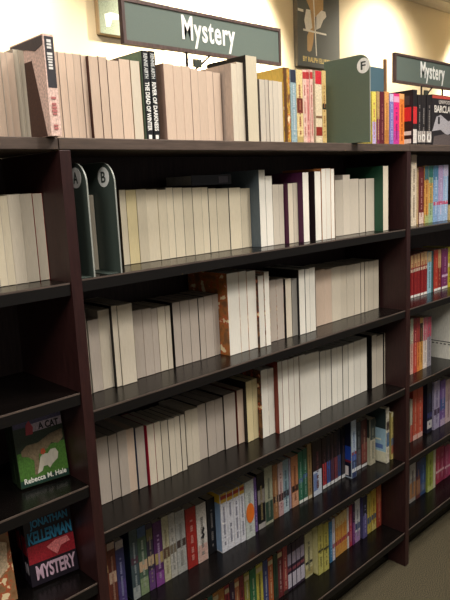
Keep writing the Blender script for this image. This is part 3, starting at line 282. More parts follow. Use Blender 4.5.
('FC', 1.4303, 0.0604, 0.0274, 0.192, 0.135, 'out', 'dccfc4', (((0.55, 1, 'b86070'),), '8a7870', None), 'white spine with rose top, fifth past the upright, far bay third shelf', 'two-tone spines on the far bay third shelf'),
('FC', 1.4596, 0.0609, 0.0309, 0.1883, 0.135, 'out', '8c8890', (((0.6, 1, 'b0485c'),), '504c58', None), 'grey spine with rose red top, sixth past the upright, far bay third shelf', 'two-tone spines on the far bay third shelf'),
('FD', 1.3572, 0.07, 0.0167, 0.1634, 0.106, 'out', 'b8b098', (((0.0, 0.4, 'c84c3c'),), None, None), 'short pale spine, first past the upright, far bay fourth shelf', 'coloured books on the far bay fourth shelf'),
('FD', 1.3746, 0.0683, 0.031, 0.201, 0.135, 'out', 'd8482c', (((0.0, 0.1, 'e8b0a0'),), 'f0c0a0', None), 'vermilion spine, second past the upright, far bay fourth shelf', 'coloured books on the far bay fourth shelf'),
('FD', 1.4064, 0.068, 0.039, 0.1937, 0.135, 'out', 'dc4a30', (((0.0, 0.1, 'e8b0a0'),), 'f0c0a0', None), 'vermilion spine, third past the upright, far bay fourth shelf', 'coloured books on the far bay fourth shelf'),
('FD', 1.4727, 0.0649, 0.0379, 0.1968, 0.14, 'out', '1c1c34', (((0.08, 0.24, 'c8c4c4'), (0.3, 0.4, '343474')), '5a5a8a', None), 'tall navy spine with white label near its foot, far bay fourth shelf', 'coloured books on the far bay fourth shelf'),
('FD', 1.5186, 0.0612, 0.0437, 0.1932, 0.135, 'out', 'a89cc0', (((0.3, 0.42, '4a3454'),), '60507a', None), 'lavender spine, first past the navy spine, far bay fourth shelf', 'coloured books on the far bay fourth shelf'),
('FD', 1.5643, 0.0592, 0.04, 0.1861, 0.135, 'out', '74509c', (((0.35, 0.6, '3c5aa0'), (0.0, 0.15, 'b8a0c0')), 'd0c0e0', None), 'violet and blue spine, second past the navy spine, far bay fourth shelf', 'coloured books on the far bay fourth shelf'),
('FD', 1.6063, 0.0594, 0.0476, 0.1786, 0.106, 'out', 'd0b0b0', (((0.5, 1, 'b09088'),), '7a4c5c', None), 'pale rose spine, third past the navy spine, far bay fourth shelf', 'coloured books on the far bay fourth shelf'),
('FE', 1.3918, 0.0908, 0.0456, 0.1601, 0.106, 'out', 'a09a94', (((0.1, 0.5, 'b87840'), (0.6, 1, 'c0b8b0')), '4a403c', None), 'grey spine with orange picture, first past the upright, far bay bottom shelf', 'coloured books on the far bay bottom shelf'),
('FE', 1.4393, 0.0891, 0.03, 0.1542, 0.106, 'out', '6a3034', (((0.1, 0.5, 'a86c3c'), (0.6, 1, '3c4470')), 'c09a80', None), 'dark red and orange spine, second past the upright, far bay bottom shelf', 'coloured books on the far bay bottom shelf'),
('FE', 1.4712, 0.0911, 0.0446, 0.1529, 0.106, 'out', '2c4c84', (((0.1, 0.3, '5a6078'),), '8aa4d0', None), 'royal blue spine, third past the upright, far bay bottom shelf', 'coloured books on the far bay bottom shelf'),
('FE', 1.5166, 0.0835, 0.0438, 0.1641, 0.106, 'out', 'a8b83c', (((0.0, 0.15, 'c8d070'),), '5a6418', None), 'lime green spine, fourth past the upright, far bay bottom shelf', 'coloured books on the far bay bottom shelf'),
('FE', 1.5612, 0.0833, 0.0186, 0.1619, 0.106, 'out', 'd8d0a8', ((), None, None), 'thin cream spine, fifth past the upright, far bay bottom shelf', 'coloured books on the far bay bottom shelf'),
('FE', 1.5965, 0.0904, 0.0327, 0.1542, 0.106, 'out', 'c02c48', (((0.3, 0.36, 'e8b0b8'),), 'e8a8b0', None), 'raspberry red spine, sixth past the upright, far bay bottom shelf', 'coloured books on the far bay bottom shelf'),
('FE', 1.6313, 0.091, 0.0333, 0.151, 0.106, 'out', 'a8284c', (((0.3, 0.36, 'e8b0b8'),), 'e0a0b0', None), 'raspberry red spine, seventh past the upright, far bay bottom shelf', 'coloured books on the far bay bottom shelf'),
('FE', 1.6667, 0.089, 0.034, 0.1435, 0.106, 'out', 'b0305c', (((0.3, 0.36, 'e8b0b8'),), 'e0a0b8', None), 'raspberry red spine, eighth past the upright, far bay bottom shelf', 'coloured books on the far bay bottom shelf'),
('FE', 1.7028, 0.0908, 0.0382, 0.1352, 0.106, 'out', 'c83a6c', (((0.3, 0.36, 'e8b0b8'),), 'f0b0c0', None), 'raspberry red spine, ninth past the upright, far bay bottom shelf', 'coloured books on the far bay bottom shelf'),
]

# ------------------------------------------------------------------ helpers
def lin(h):
    if not isinstance(h, str): return tuple(h) + (1,)
    v = [int(h[i:i+2], 16)/255 for i in (0, 2, 4)]
    return tuple(c/12.92 if c <= .04045 else ((c+.055)/1.055)**2.4 for c in v) + (1,)

MATS = {}
def mat(h, rough=.5, kind='plain', spec=.4):
    key = (h, rough, kind, spec)
    if key in MATS: return MATS[key]
    m = bpy.data.materials.new(kind + '_' + str(h)); m.use_nodes = True
    nt = m.node_tree; N = nt.nodes; L = nt.links
    b = N['Principled BSDF']; b.inputs['Roughness'].default_value = rough
    b.inputs['Specular IOR Level'].default_value = spec
    tc = N.new('ShaderNodeTexCoord'); mp = N.new('ShaderNodeMapping'); nz = N.new('ShaderNodeTexNoise')
    L.new(tc.outputs['Object'], mp.inputs['Vector']); L.new(mp.outputs['Vector'], nz.inputs['Vector'])
    cr = N.new('ShaderNodeMapRange'); L.new(nz.outputs['Fac'], cr.inputs['Value'])
    cr.inputs['From Min'].default_value = .3; cr.inputs['From Max'].default_value = .7
    mx = N.new('ShaderNodeMix'); mx.data_type = 'RGBA'; mx.blend_type = 'MULTIPLY'; mx.inputs[0].default_value = 1
    mx.inputs[6].default_value = lin(h)
    lo, hi, sc = {'plain': (.88, 1.08, (40, 40, 12)), 'pages': (.84, 1.07, (520, 24, 9)), 'wood': (.7, 1.25, (45, 45, 4)),
                  'board': (.75, 1.2, (4, 45, 45)), 'wall': (.94, 1.05, (26, 26, 70)), 'carpet': (.25, 1.75, (75, 75, 75)),
                  'printed': (.66, 1.26, (60, 60, 45)), 'panel': (.95, 1.05, (90, 90, 90))}.get(kind, (.9, 1.1, (30, 30, 30)))
    cr.inputs['To Min'].default_value = lo; cr.inputs['To Max'].default_value = hi
    mp.inputs['Scale'].default_value = sc
    if kind == 'carpet': cr.inputs['From Min'].default_value = .41; cr.inputs['From Max'].default_value = .6
    nz.inputs['Detail'].default_value = 3
    out = cr.outputs['Result']
    if kind == 'pages':            # each book block has its own paper tone
        oi = N.new('ShaderNodeObjectInfo'); r2 = N.new('ShaderNodeMapRange')
        r2.inputs['To Min'].default_value = .9; r2.inputs['To Max'].default_value = 1.07
        L.new(oi.outputs['Random'], r2.inputs['Value'])
        mu = N.new('ShaderNodeMath'); mu.operation = 'MULTIPLY'
        L.new(out, mu.inputs[0]); L.new(r2.outputs['Result'], mu.inputs[1]); out = mu.outputs[0]
    L.new(out, mx.inputs[7]); L.new(mx.outputs[2], b.inputs['Base Color'])
    if kind == 'mottled':          # illustrated covers: loose patches of the cover colours
        vo = N.new('ShaderNodeTexNoise'); L.new(tc.outputs['Object'], vo.inputs['Vector'])
        vo.inputs['Scale'].default_value = 38; vo.inputs['Detail'].default_value = 4
        rp = N.new('ShaderNodeValToRGB'); L.new(vo.outputs['Fac'], rp.inputs['Fac'])
        e = rp.color_ramp.elements
        e[0].position = .38; e[0].color = lin('7a5230'); e[1].position = .6; e[1].color = lin('e4d0a4')
        k = e.new(.5); k.color = lin(h); k = e.new(.57); k.color = lin('b04a24')
        L.new(rp.outputs['Color'], b.inputs['Base Color'])
    if kind in ('carpet', 'wall'):
        bp = N.new('ShaderNodeBump'); bp.inputs['Strength'].default_value = .8 if kind == 'carpet' else .15
        bp.inputs['Distance'].default_value = .006
        L.new(nz.outputs['Fac'], bp.inputs['Height']); L.new(bp.outputs['Normal'], b.inputs['Normal'])
    MATS[key] = m
    return m

def mesh(name, verts, faces, m, parent=None, loc=None, smooth=False):
    me = bpy.data.meshes.new(name); me.from_pydata(verts, [], faces); me.validate(); me.update()
    if m: me.materials.append(m)
    if smooth: me.polygons.foreach_set('use_smooth', [True]*len(me.polygons))
    o = bpy.data.objects.new(name, me); C.objects.link(o)
    if parent: o.parent = parent
    if loc: o.location = loc
    return o

class MB:
    """collects boxes, prisms and tubes for ONE mesh"""
    def __init__(s): s.v = []; s.f = []
    def box(s, x0, x1, y0, y1, z0, z1, bev=0):
        if bev:
            b = bev
            i = len(s.v)
            # chamfered along every vertical/horizontal front edge: stacked rings
            for z, k in ((z0, b), (z0+b, 0), (z1-b, 0), (z1, b)):
                s.v += [(x0+k, y0+k, z), (x1-k, y0+k, z), (x1-k, y1-k, z), (x0+k, y1-k, z)]
            s.f.append((i+3, i+2, i+1, i)); s.f.append((i+12, i+13, i+14, i+15))
            for r in range(3):
                for q in range(4):
                    a = i+r*4+q; c = i+r*4+(q+1) % 4
                    s.f.append((a, c, c+4, a+4))
            return s
        i = len(s.v)
        s.v += [(x0, y0, z0), (x1, y0, z0), (x1, y1, z0), (x0, y1, z0), (x0, y0, z1), (x1, y0, z1), (x1, y1, z1), (x0, y1, z1)]
        s.f += [tuple(i+k for k in q) for q in ((3, 2, 1, 0), (4, 5, 6, 7), (0, 1, 5, 4), (1, 2, 6, 5), (2, 3, 7, 6), (3, 0, 4, 7))]
        return s
    def prism(s, pts, axis, a, b):
        """polygon pts in the two other axes, extruded from a to b along axis"""
        i = len(s.v); n = len(pts)
        for t in (a, b):
            for p, q in pts:
                s.v.append({'x': (t, p, q), 'y': (p, t, q), 'z': (p, q, t)}[axis])
        s.f.append(tuple(range(i, i+n))[::-1]); s.f.append(tuple(range(i+n, i+2*n)))
        for k in range(n):
            s.f.append((i+k, i+(k+1) % n, i+n+(k+1) % n, i+n+k))
        return s
    def tube(s, p, q, r, n=10):
        p = Vector(p); q = Vector(q); d = (q-p).normalized()
        u = d.orthogonal().normalized(); w = d.cross(u); i = len(s.v)
        for c in (p, q):
            for k in range(n):
                a = 2*PI*k/n; s.v.append(tuple(c+u*r*math.cos(a)+w*r*math.sin(a)))
        s.f.append(tuple(range(i, i+n))[::-1]); s.f.append(tuple(range(i+n, i+2*n)))
        for k in range(n): s.f.append((i+k, i+(k+1) % n, i+n+(k+1) % n, i+n+k))
        return s
    def build(s, name, m, parent=None, loc=None, smooth=False):
        return mesh(name, s.v, s.f, m, parent, loc, smooth)

def tag(o, label=None, cat=None, group=None, kind=None):
    if label: o['label'] = label
    if cat: o['category'] = cat
    if group: o['group'] = group
    if kind: o['kind'] = kind
    return o

def empty(name, loc, label, cat, group=None, rot=None):
    o = bpy.data.objects.new(name, None); C.objects.link(o); o.location = loc; o.empty_display_size = .02
    if rot: o.rotation_euler = rot
    return tag(o, label, cat, group)

def lettering(name, text, m, parent, origin, right, up, width, height, depth=.0008, bold=.0, gap=1.0):
    """flat raised letters filling width x height; origin = lower left, right/up unit vectors"""
    cu = bpy.data.curves.new('letters', 'FONT'); cu.body = text; cu.size = 1; cu.extrude = .02; cu.offset = bold; cu.space_character = gap
    cu.resolution_u = 3
    t = bpy.data.objects.new('letters', cu); C.objects.link(t)
    bpy.context.view_layer.update()
    me = bpy.data.meshes.new_from_object(t.evaluated_get(bpy.context.evaluated_depsgraph_get()))
    bpy.data.objects.remove(t); bpy.data.curves.remove(cu)
    xs = [v.co.x for v in me.vertices]; ys = [v.co.y for v in me.vertices]
    x0, x1, y0, y1 = min(xs), max(xs), min(ys), max(ys)
    R = Vector(right); U = Vector(up); Nn = R.cross(U); O = Vector(origin)
    for v in me.vertices:
        a = (v.co.x-x0)/(x1-x0)*width; b = (v.co.y-y0)/(y1-y0)*height; c = (v.co.z/.02+1)/2*depth
        v.co = O+R*a+U*b+Nn*c
    me.materials.clear(); me.materials.append(m)
    o = bpy.data.objects.new(name, me); C.objects.link(o); o.parent = parent
    return o

def disc_pts(cx, cy, r, n=28): return [(cx+r*math.cos(2*PI*k/n), cy+r*math.sin(2*PI*k/n)) for k in range(n)]

# ------------------------------------------------------------------ camera (surveyed from the shelf lines)
yaw, pitch, roll, F = 0.7614915, -0.1789941, -0.0476967, 631.92
fw = Vector((math.sin(yaw)*math.cos(pitch), math.cos(yaw)*math.cos(pitch), math.sin(pitch)))
rt = Vector((math.cos(yaw), -math.sin(yaw), 0)); up = rt.cross(fw)
r2 = rt*math.cos(roll)+up*math.sin(roll); u2 = up*math.cos(roll)-rt*math.sin(roll)
cam = bpy.data.cameras.new('camera'); co = bpy.data.objects.new('camera', cam); C.objects.link(co)
M = Matrix((r2, u2, -fw)).transposed().to_4x4(); M.translation = Vector((-.635, -1.067, 1.362)); co.matrix_world = M
cam.sensor_fit = 'VERTICAL'; cam.sensor_height = 36; cam.lens = F*36/600; cam.clip_start = .05
bpy.context.scene.camera = co

# ------------------------------------------------------------------ the room
WY, CZ = 2.5, 3.19
WALL = mat('e0d2b4', .85, 'wall', .1)
def struct(name, mb, m): return tag(mb.build(name, m), kind='structure')
struct('floor', MB().box(-5, 10, -5, WY+.1, -.1, 0), mat('585140', .95, 'carpet', .05))
struct('wall_back', MB().box(-5, 10, WY, WY+.1, 0, CZ), WALL)
struct('ceiling', MB().box(-5, 10, -5, WY+.1, CZ, CZ+.1), mat('e6dfd0', .9, 'panel', .1))
struct('trim_1', MB().box(-5, 10, WY-.02, WY, 0, .12, .003), mat('4a3a30', .5, 'wood'))
struct('trim_2', MB().prism([(WY, CZ), (WY-.10, CZ), (WY-.10, CZ-.015), (WY-.06, CZ-.05), (WY-.02, CZ-.07), (WY, CZ-.07)], 'x', -5, 10), mat('d8cdb6', .7, 'panel'))

# ------------------------------------------------------------------ bookcases
W, T, D = 1.2, .0229, .25
Z = dict(T=1.463, A=1.197, B=.930, C=.663, D=.396, E=.130)
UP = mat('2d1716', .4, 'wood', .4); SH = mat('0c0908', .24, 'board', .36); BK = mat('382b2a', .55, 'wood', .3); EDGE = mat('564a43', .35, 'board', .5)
TOPE = mat('54473f', .45, 'board', .4)
INNER = UP
def bookcase(label, x0, x1, heights, lside, rside):
    r = empty('bookcase', ((x0+x1)/2, D/2, 0), label, 'bookcase', 'joined dark wood bookcase bays')
    ox, oy = (x0+x1)/2, D/2
    def mb(): return MB()
    def put(name, b, m, par=r):
        b.v = [(x-ox, y-oy, z) for x, y, z in b.v]; return b.build(name, m, par)
    if lside: put('upright', mb().box(x0-T, x0, -.004, D, 0, 1.4405, .0015), UP)
    if rside: put('upright', mb().box(x1, x1+T, -.004, D, 0, 1.4405, .0015), UP)
    a = x0-(T/2 if lside else 0)*0 - (T*.25 if lside else T*.7); b = x1+(T*.25 if rside else -T*.3*0) + (0 if rside else 0)
    tb = put('top_board', mb().box(x0-T*.9 if lside else x0, x1+T*.9 if rside else x1, -.0015, D, 1.441, 1.463, .0015), TOPE)
    pb = put('back_panel', mb().box(x0+.0005, x1-.0005, D-.012, D-.002, .02, 1.4415), BK)
    for z in heights:
        s = put('shelf', mb().box(x0+.0006, x1-.0006, 0.001, D-.013, z-.025, z), SH)
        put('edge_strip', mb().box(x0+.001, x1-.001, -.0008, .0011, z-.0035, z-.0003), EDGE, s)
        put('edge_face', mb().box(x0+.001, x1-.001, -.0006, .0010, z-.0247, z-.004), mat('0b0807', .5, 'board', .3), s)
    put('toe_kick', mb().box(x0+.001, x1-.001, .065, .085, 0, heights[-1]-.0255), SH)
    return r
bookcase('dark wood bookcase bay in the middle, its books mostly page-edge out', 0, W, [Z[k] for k in 'ABCDE'], True, True)
bookcase('dark wood bookcase bay nearest the viewer, with face-out books low down', -W-T, -T-.0003, [1.194, .975, .779, .561, .34, .13], True, False)
bookcase('far dark wood bookcase bay with short rows of coloured spines', W+T+.0003, 2*W+T, [Z[k] for k in 'ABCDE'], False, True)

# ------------------------------------------------------------------ books
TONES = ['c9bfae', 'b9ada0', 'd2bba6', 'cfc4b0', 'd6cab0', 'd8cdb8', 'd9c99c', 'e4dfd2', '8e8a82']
LIGHTC = ['b8aea0', 'c7baa8', 'a89e92', 'c0b6a8', 'c8bcaa', 'c9bca8', 'b4aca2', '857a70']
SIDE = {  # artwork seen on the side cover: (y0, y1, z0, z1, colour) as fractions
 'rennie1': [(.02, .99, .02, .99, '71866f')], 'gold': [(.02, .99, .02, .99, 'd8b458'), (.05, .5, .3, .8, 'b0843c')],
 'redblack': [(.02, .98, .02, .98, '1e1a1c'), (.05, .95, .45, .7, 'c8282c'), (.05, .5, .05, .13, 'd8d4cc'), (.05, .5, .2, .27, 'd8d4cc'), (.1, .8, .74, .9, '3a3438')],
 'navy': [(.02, .99, .02, .99, '1e2838')], 'blueyellow': [(.02, .99, .02, .84, '7f98b4'), (.02, .99, .84, .99, 'd4ac30')],
 'bluelabel': [(.02, .98, .02, .98, '14162c'), (.02, .98, .3, .55, '2444a0'), (.02, .98, .27, .31, '7a2430'), (.1, .75, .04, .2, 'dcd4d4'), (.35, .55, .09, .15, 'b08890')],
 'greygreen': [(.02, .99, .02, .99, 'a8a890'), (.02, .99, .6, .99, '2c3430')],
 'skycover': [(.02, .98, .02, .62, '9cbccc'), (.02, .98, .62, .98, '2c3838'), (.1, .8, .25, .33, '5a74a8'), (.15, .9, .4, .43, 'd8d8c0'), (.02, .98, .02, .2, 'cfcbb0')],
 'straw': [(.02, .99, .02, .99, 'cfc890')]}
def bars(mb, w, z0, z1, seed, wid=.26):
    """a column of small marks, as an unreadable title looks at this distance"""
    q = random.Random(seed); z = z1; cx = w/2
    while z > z0:
        h = q.uniform(.0025, .005)
        if q.random() < .16: z -= .005; continue
        k = w*wid*q.uniform(.75, 1)/2
        mb.box(cx-k, cx+k, -.0011, -.0006, max(z-h, z0), z); z -= h+.0016
    return mb

def side_art(par, art, d, h):
    for i, (ya, yb, za, zb, col) in enumerate(SIDE[art]):
        MB().box(-.0004-.0002*i, .0002, d*ya, d*yb, h*za, h*zb).build('cover_panel' if i == 0 else 'cover_picture', mat(col, .4), par)

def book(x, y, z, w, h, d, typ, c, sp, label, group):
    r = empty('book', (x, y, z), label, 'book', group)
    t = .0006 if typ == 'in' else .0008
    if typ == 'in':
        tone = sp if sp is not None else 3
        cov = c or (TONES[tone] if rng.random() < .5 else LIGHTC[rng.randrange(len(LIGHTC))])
        kind = 'mottled' if ('illustrated' in label or 'flecked' in label) else 'plain'
        MB().box(0, t, 0, d, 0, h).box(w-t, w, 0, d, 0, h).box(t, w-t, d-t, d, 0, h).build('cover', mat(cov, .45, kind), r)
        i = .0006
        # page block with a very slightly hollow fore-edge
        b = MB(); n = 4; pts = []
        for k in range(n+1):
            u = k/n; pts.append((t+(w-2*t)*u, .0001+.0006*math.sin(PI*u)))
        pts += [(w-t, d-t-.0001), (t, d-t-.0001)]
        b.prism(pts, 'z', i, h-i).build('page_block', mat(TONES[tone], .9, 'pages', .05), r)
    else:
        bands, tx, art = sp
        if z < .55:            # light falloff on the two lowest shelves toned into the cover colours
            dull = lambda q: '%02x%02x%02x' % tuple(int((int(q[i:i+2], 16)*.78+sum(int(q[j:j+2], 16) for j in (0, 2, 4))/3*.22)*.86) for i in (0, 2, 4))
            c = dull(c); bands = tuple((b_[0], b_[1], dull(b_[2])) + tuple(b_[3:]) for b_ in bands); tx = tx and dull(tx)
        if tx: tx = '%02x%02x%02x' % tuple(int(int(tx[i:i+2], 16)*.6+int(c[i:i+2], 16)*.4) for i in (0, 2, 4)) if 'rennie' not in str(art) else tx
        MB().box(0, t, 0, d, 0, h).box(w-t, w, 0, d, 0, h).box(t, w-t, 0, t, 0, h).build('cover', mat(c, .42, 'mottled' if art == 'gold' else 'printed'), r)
        MB().box(t, w-t, t+.0001, d-.002, .0008, h-.0008).build('page_block', mat('cfc4b0', .9, 'pages', .05), r)
        for bi, bd in enumerate(bands):
            z0, z1, col = bd[:3]; xa, xb = (bd[3], bd[4]) if len(bd) > 3 else (.04, .96)
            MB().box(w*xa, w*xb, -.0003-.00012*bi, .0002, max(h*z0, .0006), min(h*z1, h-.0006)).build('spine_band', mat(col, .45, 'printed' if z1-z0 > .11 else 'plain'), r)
        if art in ('rennie1', 'rennie2'):
            ink = mat('ecebe4', .5)
            lettering('title_lettering', 'THE DEAD OF WINTER' if art == 'rennie1' else 'RIVER OF DARKNESS', ink, r, (w*.16, -.0002, h*.66), (0, 0, -1), (1, 0, 0), h*.54, w*.68, .0004, .03)
            lettering('author_lettering', 'RENNIE AIRTH', mat('d0d2ce', .5), r, (w*.2, -.0002, h*.97), (0, 0, -1), (1, 0, 0), h*.27, w*.58, .0004, .02)
            MB().box(w*.25, w*.75, -.0004, .0002, h*.03, h*.075).build('publisher_mark', ink, r)
        elif tx:
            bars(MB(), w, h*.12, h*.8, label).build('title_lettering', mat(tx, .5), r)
        if art == 'ring':
            n = 20; zc = h*.17; vo = disc_pts(w/2, zc, w*.42, n); vi = disc_pts(w/2, zc, w*.2, n)
            mesh('ring_emblem', [(a, -.0009, b) for a, b in vo+vi], [(k, (k+1) % n, n+(k+1) % n, n+k) for k in range(n)], mat('e4e0d8', .5), r)
        if art == 'ball':
            MB().prism([(w*.04+(p-.0)*1, q) for p, q in [(w*.46+w*.46*math.cos(2*PI*k/20), h*.44+h*.17*math.sin(2*PI*k/20)) for k in range(20)]], 'y', -.0013, -.0002).build('orange_ball', mat('c8641e', .45), r)
        if art == 'figure':
            MB().prism([(w*.3, h*.42), (w*.62, h*.40), (w*.72, h*.46), (w*.6, h*.5), (w*.75, h*.56), (w*.62, h*.6), (w*.5, h*.56), (w*.42, h*.5), (w*.55, h*.47)][::-1], 'y', -.0012, -.0003).build('silhouette', mat('16161a', .5), r)
        if art in SIDE: side_art(r, art, d, h)
    return r

ROWX = dict(FA=1.197, FB=.930, FC=.663, FD=.396, FE=.130)
for (code, x, y, w, h, d, typ, c, sp, label, group) in BOOKS:
    z = Z.get(code) or ROWX[code]
    if code == 'A' and x < -.02: z = 1.194
    if 'between the A and B' in label: z += .0015
    if typ == 'in': x -= .00012; w += .00024
    book(x, y, z+.0005, w, h, d, typ, c, sp, label, group)

# the pink book that sticks out over the seam
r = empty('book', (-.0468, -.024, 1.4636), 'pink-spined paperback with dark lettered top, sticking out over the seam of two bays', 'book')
w, h, d, t = .0205, .172, .125, .0008
MB().box(0, t, 0, d, 0, h).box(w-t, w, 0, d, 0, h).box(t, w-t, 0, t, 0, h).build('cover', mat('e4c4b6', .4, 'printed'), r)
MB().box(t, w-t, t+.0001, d-.002, .0008, h-.0008).build('page_block', mat('cfc4b0', .9, 'pages', .05), r)
MB().box(w*.12, w*.96, -.0004, .0002, h*.48, h*.98).build('spine_band', mat('3c3a3e', .4), r)
bars(MB(), w, h*.64, h*.95, 'tall', .5).build('title_lettering', mat('e6e2dc', .5), r)
bars(MB(), w, h*.06, h*.42, 'low', .5).build('author_lettering', mat('b8706c', .5), r)
MB().prism([(.013, .004*h), (.03, .42*h), (.046, .78*h), (d-.004, .78*h), (d-.004, .004*h)], 'x', -.0006, .0002).build('cover_picture', mat('4a3028', .45, 'printed'), r)  # side cover dark brown below and behind a slanted edge
MB().prism([(.003, .985*h), (.003, .9*h), (.03, .86*h), (.06, .9*h), (d-.004, .95*h), (d-.004, .985*h)], 'x', -.0009, .0002).build('cover_panel', mat('5c5454', .45), r)

# a dark book lying flat on the first shelf's paperbacks
r = empty('book', (.385, .1, 1.3655), 'dark book lying flat on top of the first shelf paperbacks', 'book')
MB().box(0, .135, 0, .1, 0, .001).box(0, .135, 0, .1, .023, .024).box(0, .135, 0, .001, .001, .023).build('cover', mat('1b1c24', .4), r)
MB().box(.001, .134, .0012, .098, .001, .023).build('page_block', mat('8e8a82', .9, 'pages', .05), r)
MB().box(.09, .122, -.0006, .0002, .004, .02).build('spine_label', mat('5a5660', .5), r)

# large white hardback standing in the far bay's third shelf
r = empty('book', (1.600, .022, .6635), 'large white hardback standing alone past two-tone spines, far bay third shelf', 'book')
MB().box(0, .0025, 0, .19, 0, .236).box(.0335, .036, 0, .19, 0, .236).box(.0025, .0335, 0, .002, 0, .236).build('cover', mat('cfccc0', .5), r)
MB().box(.0025, .0335, .0022, .186, .002, .233).build('page_block', mat('cfc4b0', .9, 'pages', .05), r)
MB().box(-.0006, .0002, .006, .184, .066, .069).build('cover_line', mat('33302e', .5), r)
m = MB(); q = random.Random(3)
for k in range(9): m.box(-.0006, .0002, .02+.016*k, .02+.016*k+q.uniform(.006, .012), .056, .0605)
m.build('title_lettering', mat('55504c', .5), r)

# ------------------------------------------------------------------ face-out books in the near bay
def face_out(x, y, z, w, h, t, label, group, front):
    a = math.radians(8)
    r = empty('book', (x, y, z+t*math.sin(a)+.0004), label, 'book', group, (-a, 0, math.radians(-8)))
    return r
def cat_book(k, label):
    w, h, t = .102, .168, .026
    r = face_out(-.1285+.0035*k, .08+.028*k, .779, w, h, t, label, 'green cat mystery paperbacks', True)
    MB().box(0, w, 0, .0008, 0, h).box(0, w, t-.0008, t, 0, h).box(0, .0008, .0008, t-.0008, 0, h).build('cover', mat('26331f', .4, 'printed'), r)
    MB().box(.0009, w-.001, .0009, t-.0009, .0008, h-.0008).build('page_block', mat('b9ada0', .9, 'pages', .05), r)
    if k: return
    def pic(nm, pts, col, lay=1, kind='printed'):
        MB().prism([(p*w, q*h) for p, q in pts], 'y', -.0003*lay, .0002).build(nm, mat(col, .42, kind), r)
    pic('cover_panel', [(.01, .01), (.99, .01), (.99, .09), (.01, .09)], '1d3a30')
    pic('cover_panel', [(.01, .09), (.99, .09), (.99, .45), (.01, .42)], '47702c')
    pic('cover_panel', [(.01, .72), (.99, .72), (.99, .99), (.01, .99)], '504a68')
    pic('cover_panel', [(.3, .64), (.99, .66), (.99, .76), (.3, .74)], 'b8a8b4', 2)
    pic('tabby_cat', [(.1, .44), (.22, .5), (.45, .5), (.7, .57), (.97, .6), (.97, .49), (.86, .43), (.72, .46), (.62, .40), (.44, .36), (.42, .24), (.36, .12), (.31, .13), (.33, .3), (.22, .36), (.1, .38)], '75654c', 3)
    pic('white_cat', [(.36, .13), (.46, .15), (.5, .2), (.58, .2), (.62, .16), (.68, .2), (.8, .25), (.83, .32), (.78, .38), (.68, .38), (.62, .34), (.52, .35), (.46, .32), (.42, .24)], 'bcb6a6', 4, 'plain')
    pic('red_flower', [(.47, .36), (.53, .34), (.58, .37), (.55, .42), (.49, .41)], 'a84828', 5, 'plain')
    pic('red_emblem', [(.24, .62), (.38, .62), (.4, .7), (.33, .79), (.26, .74)], 'a83844', 3, 'plain')
    lettering('title_lettering', 'A CAT', mat('17161a', .5), r, (w*.5, -.0008, h*.655), (1, 0, 0), (0, 0, 1), w*.42, h*.085, .0006, .03)
    lettering('author_lettering', 'Rebecca M. Hale', mat('e6e6da', .5), r, (w*.08, -.0008, h*.045), (1, 0, 0), (0, 0, 1), w*.86, h*.065, .0006, .02)
cat_book(0, 'green paperback with cats on its front cover, facing out in the near bay')
cat_book(1, 'second copy directly behind the green paperback with cats, near bay')
def kellerman(k, label):
    w, h, t = .102, .172, .03
    r = face_out(-.1285+.0035*k, .08+.032*k, .561, w, h, t, label, 'red and blue mystery thrillers', True)
    MB().box(0, w, 0, .0008, 0, h).box(0, w, t-.0008, t, 0, h).box(0, .0008, .0008, t-.0008, 0, h).build('cover', mat('1d1720', .4), r)
    MB().box(.0009, w-.001, .0009, t-.0009, .0008, h-.0008).build('page_block', mat('b9ada0', .9, 'pages', .05), r)
    MB().box(-.0004, .0002, .002, t-.002, h*.38, h*.62).build('spine_band', mat('a02030', .4, 'printed'), r)
    if k: return
    MB().box(.001, w-.001, -.0003, .0002, h*.27, h*.49).build('cover_picture', mat('90202a', .4, 'printed'), r)
    MB().prism([(w*.4, h*.42), (w*.6, h*.47), (w*.85, h*.47), (w*.9, h*.4), (w*.7, h*.38), (w*.6, h*.29), (w*.5, h*.35)], 'y', -.0006, .0002).build('cover_picture', mat('d87878', .4, 'printed'), r)
    blue = mat('2f80a4', .45)
    lettering('author_lettering', 'JONATHAN', blue, r, (w*.12, -.0008, h*.67), (1, 0, 0), (0, 0, 1), w*.8, h*.125, .0006, .03, .95)
    lettering('author_lettering', 'KELLERMAN', blue, r, (w*.05, -.0008, h*.505), (1, 0, 0), (0, 0, 1), w*.92, h*.15, .0006, .03, .95)
    lettering('title_lettering', 'MYSTERY', mat('c4a4b4', .45), r, (w*.12, -.0008, h*.06), (1, 0, 0), (0, 0, 1), w*.84, h*.18, .0006, .03, .95)
    lettering('spine_lettering', 'M', mat('b8b0b8', .5), r, (-.0002, t*.8, h*.14), (0, -1, 0), (0, 0, 1), t*.6, h*.14, .0004, .03)
kellerman(0, 'red and black thriller with blue author name, facing out low in the near bay')
kellerman(1, 'second copy directly behind the red thriller with blue author name')
w, h, t = .108, .17, .024
r = face_out(-.272, .085, .561, w, h, t, 'tan and brown paperback facing out beside the red thriller', None, True)
MB().box(0, w, 0, .0008, 0, h).box(0, w, t-.0008, t, 0, h).box(0, .0008, .0008, t-.0008, 0, h).build('cover', mat('8a6a48', .45, 'mottled'), r)
MB().box(.0009, w-.001, .0009, t-.0009, .0008, h-.0008).build('page_block', mat('b9ada0', .9, 'pages', .05), r)
MB().prism([(w*.55, h*.5), (w*.8, h*.75), (w*.95, h*.7), (w*.9, h*.4), (w*.7, h*.3)], 'y', -.0004, .0002).build('cover_picture', mat('c8b090', .45, 'printed'), r)

